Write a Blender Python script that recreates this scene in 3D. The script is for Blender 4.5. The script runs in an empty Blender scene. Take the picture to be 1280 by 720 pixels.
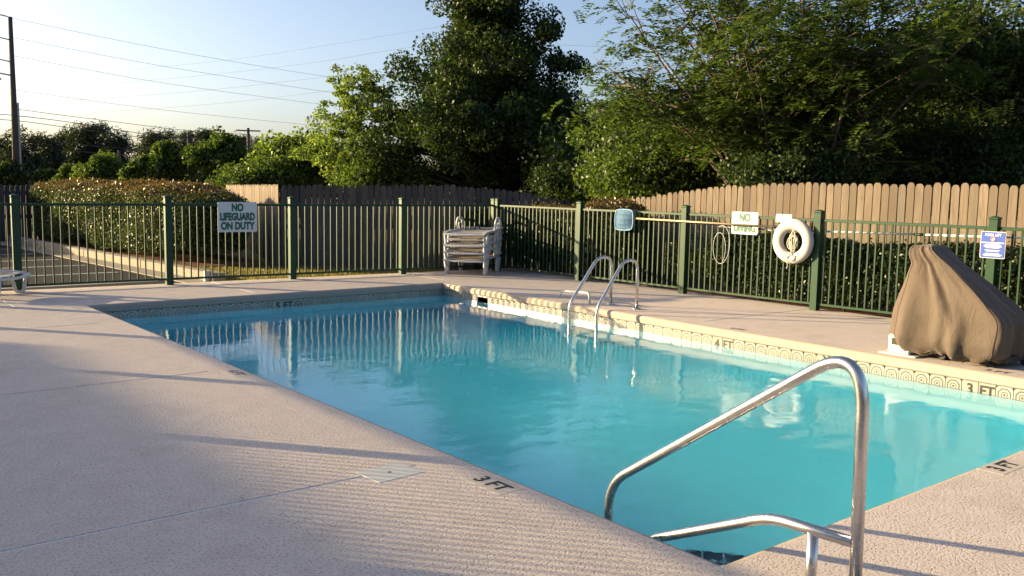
import bpy, math, random
import numpy as np
from mathutils import Vector, Matrix

R_ = math.radians
random.seed(7)
rng = np.random.default_rng(11)
scene = bpy.context.scene
COL = scene.collection

# ------------------------------------------------------------------ camera
CAM_H, F_PX = 1.6, 1157.97            # eye height, focal length in photo pixels (1280 wide)
YAW, PITCH, ROLL = 0.6827, 0.1117, 0.0187
_f = np.array([math.sin(YAW)*math.cos(PITCH), math.cos(YAW)*math.cos(PITCH), -math.sin(PITCH)])
_r = np.array([math.cos(YAW), -math.sin(YAW), 0.0])
_u = np.cross(_r, _f)
CR = _r*math.cos(ROLL) + _u*math.sin(ROLL)
CU = _u*math.cos(ROLL) - _r*math.sin(ROLL)
CF = _f
cam_d = bpy.data.cameras.new("camera")
cam = bpy.data.objects.new("camera", cam_d)
COL.objects.link(cam)
cam_d.sensor_width = 36.0
cam_d.lens = F_PX/1280*36.0
cam_d.clip_start = 0.05
cam_d.clip_end = 3000
cam.matrix_world = Matrix(((CR[0], CU[0], -CF[0], 0), (CR[1], CU[1], -CF[1], 0), (CR[2], CU[2], -CF[2], CAM_H), (0, 0, 0, 1)))
scene.camera = cam

# ------------------------------------------------------------------ sky and sun
SUN_EL = 10.6
SUN_AZ = 38.0                          # degrees from +Y towards -X
to_sun = Vector((-math.sin(R_(SUN_AZ))*math.cos(R_(SUN_EL)), math.cos(R_(SUN_AZ))*math.cos(R_(SUN_EL)), math.sin(R_(SUN_EL))))
world = bpy.data.worlds.new("World")
scene.world = world
world.use_nodes = True
wn = world.node_tree
wn.nodes.clear()
sky = wn.nodes.new("ShaderNodeTexSky")
sky.sky_type = 'NISHITA'
sky.sun_disc = False
sky.sun_elevation = R_(SUN_EL)
sky.sun_rotation = R_(-SUN_AZ)
sky.altitude = 100
sky.air_density = 0.6
sky.dust_density = 3.0
sky.ozone_density = 1.0
bg = wn.nodes.new("ShaderNodeBackground")
bg.inputs["Strength"].default_value = 0.086
wo = wn.nodes.new("ShaderNodeOutputWorld")
wn.links.new(sky.outputs[0], bg.inputs[0])
wn.links.new(bg.outputs[0], wo.inputs[0])
sun_d = bpy.data.lights.new("sun", 'SUN')
sun_d.energy = 5.0
sun_d.angle = R_(0.53)
sun_d.color = (1.0, 0.76, 0.40)
sun = bpy.data.objects.new("sun", sun_d)
sun.rotation_euler = to_sun.to_track_quat('Z', 'Y').to_euler()
COL.objects.link(sun)

vs = scene.view_settings
vs.view_transform = 'Standard'
vs.look = 'None'
vs.exposure = 1.78
vs.gamma = 1.0
vs.use_curve_mapping = False
cy = scene.cycles
cy.use_denoising = True
try:
    cy.denoiser = 'OPENIMAGEDENOISE'
    cy.denoising_input_passes = 'RGB_ALBEDO_NORMAL'
except Exception:
    pass
cy.max_bounces = 10
cy.transmission_bounces = 8
cy.transparent_max_bounces = 16
cy.sample_clamp_indirect = 12.0
cy.caustics_refractive = True
cy.caustics_reflective = False


# ------------------------------------------------------------------ photo pixel -> place
def ray(px, py):
    return CF + (px-640)/F_PX*CR - (py-360)/F_PX*CU

def at(px, py, D):
    d = ray(px, py)
    return Vector(d*D/math.hypot(d[0], d[1]) + np.array([0, 0, CAM_H]))

def onX(px, py, X):
    d = ray(px, py)
    return Vector(d*X/d[0] + np.array([0, 0, CAM_H]))

def onY(px, py, Y):
    d = ray(px, py)
    return Vector(d*Y/d[1] + np.array([0, 0, CAM_H]))

def onZ(px, py, Z=0.0):
    d = ray(px, py)
    return Vector(d*(Z-CAM_H)/d[2] + np.array([0, 0, CAM_H]))


# ------------------------------------------------------------------ materials
class NT:
    def __init__(self, name):
        self.m = bpy.data.materials.new(name)
        self.m.use_nodes = True
        self.t = self.m.node_tree
        self.t.nodes.clear()
        self.out = self.n("ShaderNodeOutputMaterial")

    def n(self, typ, **kw):
        nd = self.t.nodes.new(typ)
        for k, v in kw.items():
            if k.startswith('i_'):
                key = k[2:]
                nd.inputs[int(key) if key.isdigit() else key.replace('_', ' ')].default_value = v
            else:
                setattr(nd, k, v)
        return nd

    def l(self, a, b):
        self.t.links.new(a, b)

    def math(self, op, a, b=None, c=None):
        nd = self.n("ShaderNodeMath", operation=op)
        for i, v in enumerate((a, b, c)):
            if v is None:
                continue
            if isinstance(v, (int, float)):
                nd.inputs[i].default_value = v
            else:
                self.l(v, nd.inputs[i])
        return nd.outputs[0]

    def ramp(self, fac, stops, interp='LINEAR'):
        nd = self.n("ShaderNodeValToRGB")
        cr = nd.color_ramp
        cr.interpolation = interp
        while len(cr.elements) < len(stops):
            cr.elements.new(0.5)
        for e, (p, c) in zip(cr.elements, stops):
            e.position = p
            e.color = (c[0], c[1], c[2], 1)
        self.l(fac, nd.inputs[0])
        return nd.outputs[0]

    def noise(self, vec, scale, detail=2, rough=0.5, dist=0.0):
        nd = self.n("ShaderNodeTexNoise")
        nd.inputs["Scale"].default_value = scale
        nd.inputs["Detail"].default_value = detail
        nd.inputs["Roughness"].default_value = rough
        nd.inputs["Distortion"].default_value = dist
        if vec is not None:
            self.l(vec, nd.inputs["Vector"])
        return nd.outputs[0]

    def mix(self, fac, a, b, blend='MIX'):
        nd = self.n("ShaderNodeMix", data_type='RGBA', blend_type=blend)
        for idx, v in ((0, fac), (6, a), (7, b)):
            if isinstance(v, (int, float)):
                nd.inputs[idx].default_value = v
            elif isinstance(v, tuple):
                nd.inputs[idx].default_value = (v[0], v[1], v[2], 1)
            else:
                self.l(v, nd.inputs[idx])
        return nd.outputs[2]

    def bump(self, h, strength=0.5, dist=0.01):
        nd = self.n("ShaderNodeBump")
        nd.inputs["Strength"].default_value = strength
        nd.inputs["Distance"].default_value = dist
        self.l(h, nd.inputs["Height"])
        return nd.outputs[0]

    def scaled(self, vec, s):
        nd = self.n("ShaderNodeMapping")
        nd.inputs["Scale"].default_value = s
        self.l(vec, nd.inputs["Vector"])
        return nd.outputs[0]

    def obj(self):
        return self.n("ShaderNodeTexCoord").outputs["Object"]

    def pos(self):
        return self.n("ShaderNodeNewGeometry").outputs["Position"]

    def bsdf(self, color, rough=0.6, metal=0.0, normal=None, spec=0.5, coat=0.0):
        nd = self.n("ShaderNodeBsdfPrincipled")
        for key, v in (("Base Color", color), ("Roughness", rough), ("Metallic", metal)):
            if isinstance(v, (int, float)):
                nd.inputs[key].default_value = v
            elif isinstance(v, tuple):
                nd.inputs[key].default_value = (v[0], v[1], v[2], 1)
            else:
                self.l(v, nd.inputs[key])
        nd.inputs["Specular IOR Level"].default_value = spec
        nd.inputs["Coat Weight"].default_value = coat
        if normal is not None:
            self.l(normal, nd.inputs["Normal"])
        self.l(nd.outputs[0], self.out.inputs[0])
        return nd


def plain(name, c, rough=0.6, metal=0.0, var=0.12, scale=8.0, bumps=0.0, spec=0.5):
    """paint or plastic with faint blotches and grain"""
    k = NT(name)
    v = k.pos()
    n = k.noise(v, scale, 4, 0.6)
    col = k.mix(n, tuple(x*(1-var) for x in c), tuple(min(1, x*(1+var)) for x in c))
    nb = k.bump(k.noise(v, scale*22, 2), bumps, 0.002) if bumps else None
    k.bsdf(col, rough, metal, nb, spec)
    return k.m


def mat_deck():
    k = NT("deck_coating")
    p = k.pos()
    big = k.noise(p, 0.55, 3, 0.6)
    mid = k.noise(p, 5.0, 4, 0.65)
    fine = k.noise(p, 72.0, 3, 0.55, 0.3)
    grain = k.noise(p, 190.0, 2, 0.6)
    pits = k.ramp(fine, [(0.36, (0, 0, 0)), (0.50, (1, 1, 1))])
    col = k.mix(big, (0.47, 0.402, 0.37), (0.59, 0.512, 0.472))
    col = k.mix(k.ramp(mid, [(0.3, (0, 0, 0)), (0.75, (1, 1, 1))]), col, (0.61, 0.53, 0.485))
    dirt = k.ramp(k.noise(p, 1.7, 5, 0.7), [(0.52, (0, 0, 0)), (0.75, (1, 1, 1))])
    col = k.mix(k.math('MULTIPLY', dirt, 0.40), col, (0.35, 0.285, 0.25))
    col = k.mix(k.math('MULTIPLY', k.math('SUBTRACT', 1.0, pits), 0.55), col, (0.20, 0.165, 0.15))
    hgt = k.math('ADD', k.math('MULTIPLY', pits, 1.0), k.math('MULTIPLY', grain, 0.35))
    k.bsdf(col, 0.82, 0, k.bump(hgt, 0.5, 0.0035), 0.3)
    return k.m


def mat_coping():
    k = NT("coping_coating")
    p = k.pos()
    mid = k.noise(p, 6.0, 4, 0.65)
    fine = k.noise(p, 70.0, 3, 0.6)
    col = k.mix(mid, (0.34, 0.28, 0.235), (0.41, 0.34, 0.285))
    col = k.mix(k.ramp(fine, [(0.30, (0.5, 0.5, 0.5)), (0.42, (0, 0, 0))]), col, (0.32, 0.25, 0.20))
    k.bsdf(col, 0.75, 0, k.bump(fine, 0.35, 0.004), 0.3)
    return k.m


def mat_tile(name="waterline_tile"):
    k = NT(name)
    o = k.obj()
    sx = k.n("ShaderNodeSeparateXYZ")
    k.l(o, sx.inputs[0])
    x, z = sx.outputs[0], sx.outputs[2]
    r = k.math('SQRT', k.math('ADD', k.math('MULTIPLY', x, x), k.math('MULTIPLY', z, z)))
    d = k.math('DIVIDE', r, 0.0762)
    # octagonal outer ring
    ax, az = k.math('ABSOLUTE', x), k.math('ABSOLUTE', z)
    octa = k.math('MAXIMUM', k.math('MAXIMUM', ax, az), k.math('MULTIPLY', k.math('ADD', ax, az), 0.7071))
    od = k.math('DIVIDE', octa, 0.0762)
    def band(v, a, b):
        return k.math('MULTIPLY', k.math('GREATER_THAN', v, a), k.math('LESS_THAN', v, b))
    ring = k.math('MAXIMUM', band(od, 0.62, 0.78), band(d, 0.29, 0.40))
    ring = k.math('MAXIMUM', ring, k.math('LESS_THAN', d, 0.15))
    corner = k.math('GREATER_THAN', k.math('DIVIDE', k.math('ADD', ax, az), 0.0762), 1.66)
    rnd = k.n("ShaderNodeObjectInfo").outputs["Random"]
    base = k.mix(rnd, (0.36, 0.345, 0.30), (0.43, 0.41, 0.355))
    stain = k.noise(k.pos(), 14, 4, 0.7)
    base = k.mix(k.math('MULTIPLY', k.ramp(stain, [(0.5, (0, 0, 0)), (0.8, (1, 1, 1))]), 0.5), base, (0.34, 0.30, 0.24))
    ink = k.mix(k.noise(k.pos(), 60, 2), (0.035, 0.036, 0.04), (0.085, 0.08, 0.08))
    col = k.mix(k.math('MULTIPLY', k.math('MAXIMUM', ring, corner), 0.88), base, ink)
    k.bsdf(col, 0.22, 0, k.bump(k.noise(k.pos(), 30, 2), 0.1, 0.002), 0.5)
    return k.m


def mat_plain_tile():
    k = NT("plain_tile")
    stain = k.noise(k.pos(), 14, 4, 0.7)
    k.bsdf(k.mix(stain, (0.37, 0.355, 0.31), (0.31, 0.29, 0.25)), 0.25)
    return k.m


def mat_plaster():
    k = NT("pool_plaster")
    p = k.pos()
    n = k.noise(p, 0.9, 4, 0.6)
    col = k.mix(n, (0.72, 0.84, 0.89), (0.82, 0.91, 0.95))
    k.bsdf(col, 0.7, 0, k.bump(k.noise(p, 30, 3), 0.2, 0.003), 0.3)
    return k.m


def mat_water():
    k = NT("pool_water")
    p = k.pos()
    n1 = k.noise(k.scaled(p, (1.0, 1.6, 1.0)), 3.2, 2, 0.5, 0.6)
    n2 = k.noise(p, 16.0, 3, 0.6, 0.7)
    n3 = k.noise(p, 1.0, 1, 0.5)
    patch = k.ramp(n3, [(0.35, (0.25, 0.25, 0.25)), (0.65, (1, 1, 1))])
    h = k.math('ADD', k.math('MULTIPLY', n1, 0.55), k.math('MULTIPLY', k.math('MULTIPLY', n2, 0.6), patch))
    nb = k.bump(h, 1.0, 0.0021)
    g = k.n("ShaderNodeBsdfGlass")
    g.inputs["IOR"].default_value = 1.333
    g.inputs["Roughness"].default_value = 0.0
    g.inputs["Color"].default_value = (1, 1, 1, 1)
    k.l(nb, g.inputs["Normal"])
    k.l(g.outputs[0], k.out.inputs[0])
    va = k.n("ShaderNodeVolumeAbsorption")
    va.inputs["Color"].default_value = (0.05, 0.865, 0.982, 1)
    va.inputs["Density"].default_value = 0.62
    k.l(va.outputs[0], k.out.inputs[1])
    return k.m


def mat_wood(name, stops, dark=(0.10, 0.075, 0.055), blots=((0.19, 0.16, 0.125), (0.09, 0.077, 0.066))):
    k = NT(name)
    o = k.obj()
    rnd = k.n("ShaderNodeObjectInfo").outputs["Random"]
    off = k.n("ShaderNodeVectorMath", operation='ADD')
    k.l(o, off.inputs[0])
    cmb = k.n("ShaderNodeCombineXYZ")
    k.l(k.math('MULTIPLY', rnd, 37.0), cmb.inputs[0])
    k.l(k.math('MULTIPLY', rnd, 91.0), cmb.inputs[2])
    k.l(cmb.outputs[0], off.inputs[1])
    v = off.outputs[0]
    grain = k.noise(k.scaled(v, (1, 1, 0.045)), 60, 4, 0.65, 0.6)
    blot = k.noise(k.scaled(v, (1, 1, 0.35)), 5, 3, 0.6)
    knot = k.n("ShaderNodeTexVoronoi")
    knot.inputs["Scale"].default_value = 3.2
    k.l(k.scaled(v, (1.5, 0.2, 0.7)), knot.inputs["Vector"])
    kn = k.ramp(knot.outputs["Distance"], [(0.035, (1, 1, 1)), (0.085, (0, 0, 0))])
    col = k.ramp(rnd, stops)
    col = k.mix(k.ramp(grain, [(0.36, (0.9, 0.9, 0.9)), (0.60, (0, 0, 0))]), col, dark, 'MIX')
    col = k.mix(0.32, col, k.mix(blot, blots[0], blots[1]), 'MIX')
    col = k.mix(k.math('MULTIPLY', kn, 0.8), col, (0.09, 0.05, 0.03))
    k.bsdf(col, 0.85, 0, k.bump(grain, 0.5, 0.003), 0.2)
    return k.m


def mat_leaf(name, c0, c1, trans=0.35, gloss=0.06, rough=0.4):
    k = NT(name)
    geo = k.n("ShaderNodeNewGeometry")
    rnd = geo.outputs["Random Per Island"]
    col = k.ramp(rnd, [(0.0, c0), (0.55, tuple((a+b)/2 for a, b in zip(c0, c1))), (1.0, c1)])
    df = k.n("ShaderNodeBsdfDiffuse")
    tr = k.n("ShaderNodeBsdfTranslucent")
    gl = k.n("ShaderNodeBsdfGlossy")
    gl.inputs["Roughness"].default_value = rough
    gl.inputs["Color"].default_value = (1, 1, 1, 1)
    k.l(col, df.inputs[0])
    k.l(k.mix(1.0, col, (1.35, 1.45, 0.6), 'MULTIPLY'), tr.inputs[0])
    m1 = k.n("ShaderNodeMixShader")
    m1.inputs[0].default_value = trans
    k.l(df.outputs[0], m1.inputs[1])
    k.l(tr.outputs[0], m1.inputs[2])
    m2 = k.n("ShaderNodeMixShader")
    m2.inputs[0].default_value = gloss
    k.l(m1.outputs[0], m2.inputs[1])
    k.l(gl.outputs[0], m2.inputs[2])
    k.l(m2.outputs[0], k.out.inputs[0])
    return k.m


def mat_bark(name, a, b):
    k = NT(name)
    p = k.pos()
    n = k.noise(k.scaled(p, (1, 1, 0.25)), 16, 4, 0.7)
    k.bsdf(k.mix(n, a, b), 0.9, 0, k.bump(n, 0.6, 0.02), 0.2)
    return k.m


def mat_asphalt():
    k = NT("asphalt")
    p = k.pos()
    n = k.noise(p, 0.5, 4, 0.6)
    f = k.noise(p, 120, 2)
    col = k.mix(n, (0.018, 0.018, 0.020), (0.030, 0.029, 0.030))
    col = k.mix(k.math('MULTIPLY', f, 0.4), col, (0.075, 0.07, 0.068))
    k.bsdf(col, 0.95, 0, k.bump(f, 0.5, 0.004), 0.05)
    return k.m


def mat_concrete():
    k = NT("concrete")
    p = k.pos()
    n = k.noise(p, 3.5, 5, 0.7)
    k.bsdf(k.mix(n, (0.17, 0.145, 0.115), (0.29, 0.25, 0.205)), 0.85, 0, k.bump(k.noise(p, 50, 3), 0.4, 0.004), 0.3)
    return k.m


def mat_ground():
    k = NT("turf_soil")
    p = k.pos()
    n = k.noise(p, 0.35, 5, 0.65)
    n2 = k.noise(p, 6, 4, 0.7)
    col = k.mix(k.ramp(n, [(0.35, (0, 0, 0)), (0.65, (1, 1, 1))]), (0.085, 0.085, 0.03), (0.16, 0.115, 0.06))
    col = k.mix(k.math('MULTIPLY', n2, 0.6), col, (0.20, 0.15, 0.085))
    k.bsdf(col, 0.95, 0, k.bump(n2, 0.6, 0.03), 0.1)
    return k.m


def mat_mulch():
    k = NT("mulch")
    p = k.pos()
    n = k.noise(p, 30, 4, 0.8)
    k.bsdf(k.mix(n, (0.05, 0.028, 0.018), (0.22, 0.10, 0.055)), 0.95, 0, k.bump(n, 1.0, 0.03), 0.1)
    return k.m


def mat_steel():
    k = NT("brushed_stainless")
    p = k.obj()
    n = k.noise(p, 9, 4, 0.6)
    s = k.noise(p, 150, 2)
    k.bsdf(k.mix(n, (0.55, 0.53, 0.51), (0.68, 0.66, 0.64)), k.math('ADD', 0.2, k.math('MULTIPLY', n, 0.14)), 1.0, k.bump(s, 0.015, 0.001))
    return k.m


def mat_cover():
    k = NT("tan_cover_fabric")
    o = k.obj()
    weave = k.n("ShaderNodeTexWave")
    weave.inputs["Scale"].default_value = 90
    weave.inputs["Distortion"].default_value = 1.0
    k.l(o, weave.inputs["Vector"])
    n = k.noise(o, 3.0, 4, 0.6)
    wr = k.noise(k.scaled(o, (1, 1, 0.6)), 9, 3, 0.6, 0.8)
    col = k.mix(n, (0.068, 0.047, 0.034), (0.098, 0.070, 0.052))
    nd = k.n("ShaderNodeBump")
    nd.inputs["Strength"].default_value = 0.35
    nd.inputs["Distance"].default_value = 0.03
    k.l(k.math('ADD', wr, k.math('MULTIPLY', weave.outputs[1], 0.02)), nd.inputs["Height"])
    b = k.bsdf(col, 0.75, 0, nd.outputs[0], 0.3)
    b.inputs["Sheen Weight"].default_value = 0.15
    return k.m


M = {}
M['deck'] = mat_deck()
M['coping'] = mat_coping()
M['tile'] = mat_tile()
M['ptile'] = mat_plain_tile()
M['plaster'] = mat_plaster()
M['water'] = mat_water()
M['caulk'] = plain("joint_caulk", (0.78, 0.77, 0.76), 0.7, bumps=0.3)
M['navy'] = plain("navy_tile", (0.012, 0.02, 0.06), 0.25)
M['green'] = plain("green_powder_coat", (0.009, 0.042, 0.019), 0.5, var=0.2, scale=3, spec=0.3)
M['wood'] = mat_wood("cedar_boards", [(0, (0.085, 0.06, 0.042)), (0.2, (0.135, 0.105, 0.08)), (0.4, (0.21, 0.17, 0.132)), (0.6, (0.15, 0.11, 0.078)), (0.8, (0.24, 0.19, 0.145)), (1, (0.13, 0.118, 0.106))])
M['wood_shaded'] = mat_wood("shaded_boards", [(0, (0.045, 0.042, 0.043)), (0.5, (0.085, 0.077, 0.075)), (1, (0.13, 0.112, 0.10))], (0.03, 0.028, 0.027), ((0.12, 0.105, 0.10), (0.05, 0.046, 0.045)))  # darker, greyer copy of the boards; the fence's shade is put into the colour
M['steel'] = mat_steel()
M['white_pl'] = plain("white_plastic", (0.56, 0.55, 0.54), 0.45, var=0.08, scale=6)
M['slat_tan'] = plain("tan_sling", (0.42, 0.31, 0.20), 0.7, var=0.15)
M['white_sign'] = plain("white_sign_paint", (0.56, 0.57, 0.57), 0.5, var=0.05)
M['green_ink'] = plain("green_sign_ink", (0.015, 0.085, 0.05), 0.5)
M['black_ink'] = plain("black_paint", (0.018, 0.017, 0.017), 0.6, var=0.3, scale=30)
M['worn_ink'] = plain("worn_black_paint", (0.10, 0.085, 0.075), 0.8, var=0.5, scale=30)
M['blue_sign'] = plain("blue_sign_paint", (0.025, 0.07, 0.36), 0.45, var=0.08)
M['red_ink'] = plain("red_sign_ink", (0.55, 0.04, 0.03), 0.5)
M['inlay'] = plain("pale_inlay_tile", (0.50, 0.44, 0.38), 0.6, bumps=0.2, scale=20)
M['lid'] = plain("white_lid_plastic", (0.50, 0.50, 0.48), 0.55, bumps=0.2, scale=12)
M['cover'] = mat_cover()
M['rubber'] = plain("black_rubber", (0.02, 0.02, 0.02), 0.7)
M['ring'] = plain("ring_foam", (0.46, 0.43, 0.42), 0.6, var=0.1, scale=10, bumps=0.2)
M['rope'] = plain("rope_fibre", (0.55, 0.50, 0.44), 0.9, var=0.3, scale=60)
M['net'] = plain("blue_net", (0.13, 0.27, 0.44), 0.6, var=0.1, scale=40)
M['pole_y'] = plain("yellow_pole", (0.42, 0.33, 0.18), 0.35, var=0.1)
M['pole_w'] = plain("silver_pole", (0.62, 0.63, 0.64), 0.35, var=0.2, scale=12)
M['grey_box'] = plain("grey_enamel", (0.40, 0.41, 0.41), 0.5)
M['asphalt'] = mat_asphalt()
M['road_paint'] = plain("road_paint", (0.30, 0.30, 0.30), 0.8, var=0.3, scale=14)
M['concrete'] = mat_concrete()
M['ground'] = mat_ground()
M['mulch'] = mat_mulch()
M['bark'] = mat_bark("brown_bark", (0.05, 0.035, 0.025), (0.16, 0.115, 0.08))
M['bark_light'] = mat_bark("pale_bark", (0.07, 0.052, 0.04), (0.18, 0.13, 0.092))
M['pole_wood'] = mat_bark("creosote_pole", (0.05, 0.045, 0.04), (0.11, 0.09, 0.08))
M['wire'] = plain("wire_aluminium", (0.10, 0.10, 0.105), 0.8, spec=0.1)
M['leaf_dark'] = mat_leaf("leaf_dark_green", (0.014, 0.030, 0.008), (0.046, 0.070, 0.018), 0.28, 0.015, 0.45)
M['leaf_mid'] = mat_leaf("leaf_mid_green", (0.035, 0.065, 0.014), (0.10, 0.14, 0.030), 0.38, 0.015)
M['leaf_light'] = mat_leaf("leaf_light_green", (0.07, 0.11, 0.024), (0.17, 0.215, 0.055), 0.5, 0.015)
M['leaf_fern'] = mat_leaf("leaf_feathery_green", (0.034, 0.064, 0.018), (0.095, 0.13, 0.036), 0.45, 0.012)
M['needle'] = mat_leaf("pine_needles", (0.018, 0.032, 0.016), (0.05, 0.065, 0.028), 0.2, 0.03)
M['hedge'] = mat_leaf("hedge_leaf", (0.013, 0.024, 0.007), (0.046, 0.060, 0.018), 0.2, 0.025, 0.4)
M['hedge_red'] = mat_leaf("hedge_new_growth", (0.070, 0.050, 0.016), (0.15, 0.088, 0.028), 0.35, 0.06, 0.35)
M['hedge_lit'] = mat_leaf("hedge_leaf_sunlit", (0.028, 0.046, 0.013), (0.085, 0.105, 0.030), 0.25, 0.03, 0.4)  # brighter copy of the hedge leaf, sunlight put into the colour
M['grass'] = mat_leaf("grass_blade", (0.10, 0.10, 0.028), (0.30, 0.22, 0.095), 0.35, 0.02)
M['core'] = plain("hedge_inner_shade", (0.014, 0.016, 0.007), 1.0, spec=0.0)
M['stucco'] = plain("building_stucco", (0.48, 0.44, 0.38), 0.9, bumps=0.4)
M['shingle'] = plain("roof_shingle", (0.12, 0.10, 0.09), 0.9, var=0.3, scale=20)
M['glass'] = plain("window_glass", (0.03, 0.035, 0.04), 0.05)


# ------------------------------------------------------------------ object helpers
def new_obj(name, me, m=None, parent=None, loc=None):
    o = bpy.data.objects.new(name, me)
    COL.objects.link(o)
    if me is not None and m is not None and len(me.materials) == 0:
        me.materials.append(m)
    if parent is not None:
        o.parent = parent
    if loc is not None:
        o.location = loc
    return o

def tag(o, label=None, cat=None, group=None, kind=None):
    if label: o["label"] = label
    if cat: o["category"] = cat
    if group: o["group"] = group
    if kind: o["kind"] = kind
    return o

def thing(name, label, cat, loc=(0, 0, 0), rz=0.0, group=None):
    o = bpy.data.objects.new(name, None)
    COL.objects.link(o)
    o.empty_display_size = 0.2
    o.location = loc
    o.rotation_euler = (0, 0, rz)
    return tag(o, label, cat, group)

def copy_tree(o, parent=None):
    c = o.copy()
    COL.objects.link(c)
    if parent is not None:
        c.parent = parent
    for ch in o.children:
        copy_tree(ch, c)
    return c

def basis(origin, xd, yd):
    x = Vector(xd).normalized()
    y = Vector(yd).normalized()
    z = x.cross(y).normalized()
    y = z.cross(x)
    return Matrix(((x.x, y.x, z.x, origin[0]), (x.y, y.y, z.y, origin[1]), (x.z, y.z, z.z, origin[2]), (0, 0, 0, 1)))


class MB:
    def __init__(self):
        self.v, self.f, self.sm = [], [], []

    def add(self, vs, fs, smooth=False):
        o = len(self.v)
        self.v += [tuple(p) for p in vs]
        for f in fs:
            self.f.append(tuple(i+o for i in f))
            self.sm.append(smooth)

    def box(self, lo, hi, bev=0.0):
        x0, y0, z0 = lo
        x1, y1, z1 = hi
        if bev <= 0:
            vs = [(x0, y0, z0), (x1, y0, z0), (x1, y1, z0), (x0, y1, z0), (x0, y0, z1), (x1, y0, z1), (x1, y1, z1), (x0, y1, z1)]
            self.add(vs, [(0, 3, 2, 1), (4, 5, 6, 7), (0, 1, 5, 4), (1, 2, 6, 5), (2, 3, 7, 6), (3, 0, 4, 7)])
            return self
        b = bev
        rings = []
        for z, ins in ((z0, b), (z0+b, 0), (z1-b, 0), (z1, b)):
            rings.append([(x0+ins+ (b-ins)*0, y0+b, z), (x0+b, y0+ins, z), (x1-b, y0+ins, z), (x1-ins, y0+b, z),
                          (x1-ins, y1-b, z), (x1-b, y1-ins, z), (x0+b, y1-ins, z), (x0+ins, y1-b, z)])
        vs = [p for r in rings for p in r]
        fs = [tuple(range(7, -1, -1)), tuple(range(24, 32))]
        for k in range(3):
            for i in range(8):
                j = (i+1) % 8
                fs.append((k*8+i, k*8+j, k*8+8+j, k*8+8+i))
        self.add(vs, fs)
        return self

    def prism(self, poly, z0, z1):
        n = len(poly)
        vs = [(p[0], p[1], z0) for p in poly] + [(p[0], p[1], z1) for p in poly]
        fs = [tuple(range(n-1, -1, -1)), tuple(range(n, 2*n))]
        for i in range(n):
            j = (i+1) % n
            fs.append((i, j, n+j, n+i))
        self.add(vs, fs)
        return self

    def tube(self, pts, rad, sides=10, cap=True, smooth=True):
        pts = [Vector(p) for p in pts]
        n = len(pts)
        rs = rad if isinstance(rad, (list, tuple)) else [rad]*n
        t0 = (pts[1]-pts[0]).normalized()
        up = Vector((0, 0, 1)) if abs(t0.z) < 0.9 else Vector((1, 0, 0))
        nrm = t0.cross(up).normalized()
        vs = []
        for i in range(n):
            if i == 0: t = pts[1]-pts[0]
            elif i == n-1: t = pts[-1]-pts[-2]
            else: t = (pts[i+1]-pts[i]).normalized() + (pts[i]-pts[i-1]).normalized()
            t.normalize()
            nrm = (nrm - t*nrm.dot(t))
            if nrm.length < 1e-5: nrm = t.orthogonal()
            nrm.normalize()
            bn = t.cross(nrm)
            for s in range(sides):
                a = 2*math.pi*s/sides
                vs.append(pts[i] + (nrm*math.cos(a) + bn*math.sin(a))*rs[i])
        fs = []
        for i in range(n-1):
            for s in range(sides):
                s2 = (s+1) % sides
                fs.append((i*sides+s, i*sides+s2, (i+1)*sides+s2, (i+1)*sides+s))
        self.add(vs, fs, smooth)
        if cap:
            o = len(self.v)-n*sides
            self.f.append(tuple(o+s for s in range(sides-1, -1, -1))); self.sm.append(False)
            self.f.append(tuple(o+(n-1)*sides+s for s in range(sides))); self.sm.append(False)
        return self

    def mesh(self, name):
        me = bpy.data.meshes.new(name)
        me.from_pydata(self.v, [], self.f)
        me.polygons.foreach_set('use_smooth', self.sm)
        me.update()
        return me

    def build(self, name, m, parent=None, loc=None):
        return new_obj(name, self.mesh(name), m, parent, loc)


def smooth_path(pts, n=8, closed=False):
    """Catmull-Rom through points"""
    P = [Vector(p) for p in pts]
    out = []
    N = len(P)
    rngN = N if closed else N-1
    for i in range(rngN):
        if closed:
            p0, p1, p2, p3 = P[(i-1) % N], P[i], P[(i+1) % N], P[(i+2) % N]
        else:
            p0, p1, p2, p3 = P[max(i-1, 0)], P[i], P[i+1], P[min(i+2, N-1)]
        for k in range(n):
            t = k/n
            out.append(0.5*((2*p1) + (-p0+p2)*t + (2*p0-5*p1+4*p2-p3)*t*t + (-p0+3*p1-3*p2+p3)*t**3))
    if not closed:
        out.append(P[-1])
    return out

def fillet(pts, r, n=7):
    """polyline with rounded corners"""
    P = [Vector(p) for p in pts]
    rs = r if isinstance(r, (list, tuple)) else [r]*len(P)
    out = [P[0]]
    for i in range(1, len(P)-1):
        a = (P[i-1]-P[i]); b = (P[i+1]-P[i])
        la, lb = a.length, b.length
        a.normalize(); b.normalize()
        d = min(rs[i], la*0.48, lb*0.48)
        s, e = P[i]+a*d, P[i]+b*d
        for k in range(n+1):
            t = k/n
            out.append(s*(1-t)**2 + P[i]*2*t*(1-t) + e*t*t)
    out.append(P[-1])
    return out

def text_mesh(s, size, bold=0.0, sx=1.0, ext=0.0008):
    cu = bpy.data.curves.new("lettering", 'FONT')
    cu.body = s
    cu.size = size
    cu.align_x = 'CENTER'
    cu.align_y = 'CENTER'
    cu.offset = bold
    cu.extrude = ext
    ob = bpy.data.objects.new("lettering", cu)
    COL.objects.link(ob)
    dg = bpy.context.evaluated_depsgraph_get()
    me = bpy.data.meshes.new_from_object(ob.evaluated_get(dg))
    bpy.data.objects.remove(ob)
    if sx != 1.0:
        me.transform(Matrix.Diagonal((sx, 1, 1, 1)))
    me.materials.clear()
    return me

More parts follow.
